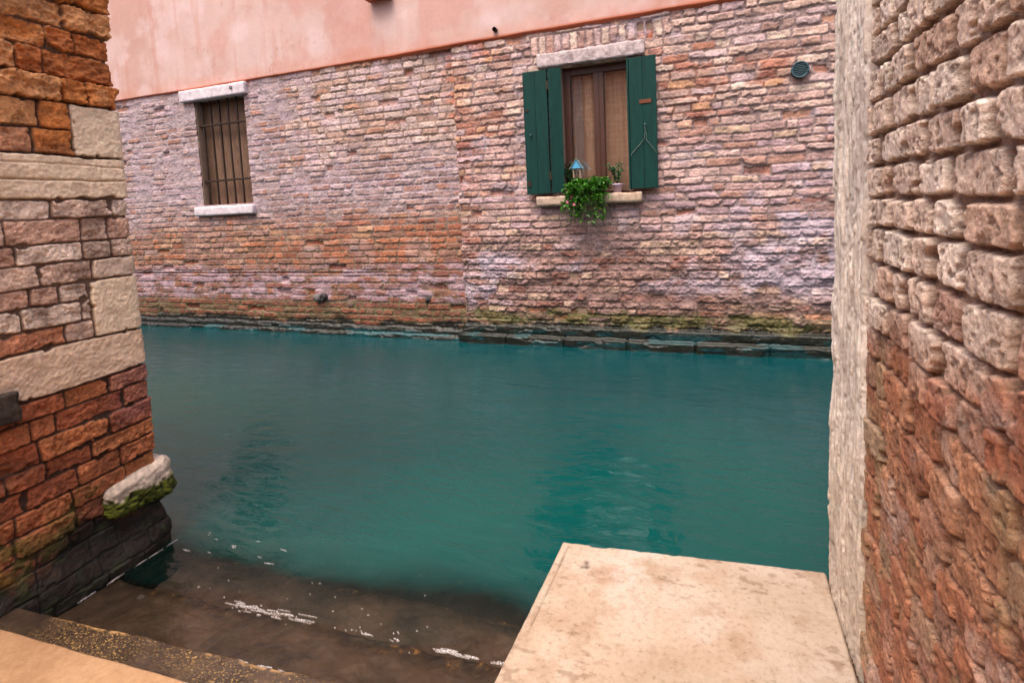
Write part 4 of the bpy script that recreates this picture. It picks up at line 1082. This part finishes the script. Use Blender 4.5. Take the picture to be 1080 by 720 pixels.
for f in ((0, 1, 2), (5, 4, 3), (0, 2, 5, 3), (1, 4, 5, 2), (0, 3, 4, 1)): bm.faces.new([v[i] for i in f])
obj('lantern_roof', bm, BLUE, ln)
bm = bmesh.new()
for s in (-1, 1): tube(bm, [(lx + s * .066, ly - .045, lz + .24), (lx, ly - .045, lz + .342)], .005, 6)
obj('roof_trim', bm, WHITEM, ln)

# ================================================================= FROTH AND PAINTED GLINTS
FOAM_GLINTS, _t, _p = newmat('white_foam_glints'); _p.inputs['Base Color'].default_value = L4(225, 218, 220); _p.inputs['Roughness'].default_value = .3  # white flecks stand for both froth and bright glints on the water
_n = noise_node(_t, 220, 3); _r = ramp(_t, _n.outputs[0], [(.42, (0, 0, 0, 1)), (.6, (.85, .85, .85, 1))]); _t.links.new(_r.outputs[0], _p.inputs['Alpha'])
fm = bmesh.new(); rg = random.Random(3)
def fleck(x, y, l, wd, a, z=.004):
    n = 9; vs = []
    for i in range(n):
        t = 2 * math.pi * i / n; k = rg.uniform(.7, 1.2)
        u, v_ = l * .5 * math.cos(t) * k, wd * .5 * math.sin(t) * k
        vs.append((x + u * math.cos(a) - v_ * math.sin(a), y + u * math.sin(a) + v_ * math.cos(a)))
    top = [fm.verts.new((p[0], p[1], z)) for p in vs]; bot = [fm.verts.new((p[0], p[1], z - .006)) for p in vs]
    c = fm.verts.new((x, y, z + .0012))
    for i in range(n):
        fm.faces.new((top[i], top[(i + 1) % n], c)); fm.faces.new((bot[i], bot[(i + 1) % n], top[(i + 1) % n], top[i]))
for x0_, x1_, n_, sp in ((-1.68, -1.32, 58, .011), (-1.20, -1.09, 9, .003), (-1.0, -.96, 3, .003), (-.84, -.72, 16, .004), (-.65, -.54, 10, .002)):
    for i in range(n_):
        x = rg.uniform(x0_, x1_); y = step_edge(x, 2) - .005 + rg.gauss(0, sp)
        fleck(x, y, rg.uniform(.015, .07) if rg.random() < .6 else rg.uniform(.004, .012), rg.uniform(.0012, .0035), rg.uniform(0, .10))
for i in range(26):
    x = rg.uniform(-1.45, -1.15); fleck(x, step_edge(x, 1) + .07 + rg.gauss(0, .006) - .08 * (x + 1.3), rg.uniform(.02, .05), rg.uniform(.003, .006), rg.uniform(-.05, .15))
for i in range(30):
    x = rg.uniform(-1.9, -.9); fleck(x, 1.36 + abs(rg.gauss(0, .09)), rg.uniform(.004, .012), rg.uniform(.001, .002), rg.uniform(-.5, .5))
for i in range(12): fleck(rg.uniform(-2.2, -1.7), 1.62 + rg.gauss(0, .05), rg.uniform(.01, .05), rg.uniform(.001, .002), rg.uniform(-.1, .2))
for i in range(11):
    y = rg.uniform(1.18, 1.6); fleck(-2.247 + rg.uniform(-.002, .003), y, rg.uniform(.02, .06), .0016, math.pi / 2 + .01)
tag(obj('foam_glints', fm, FOAM_GLINTS, None), 'thin white flecks of froth and painted water glints along the submerged step edges', 'foam_glints', kind='stuff')
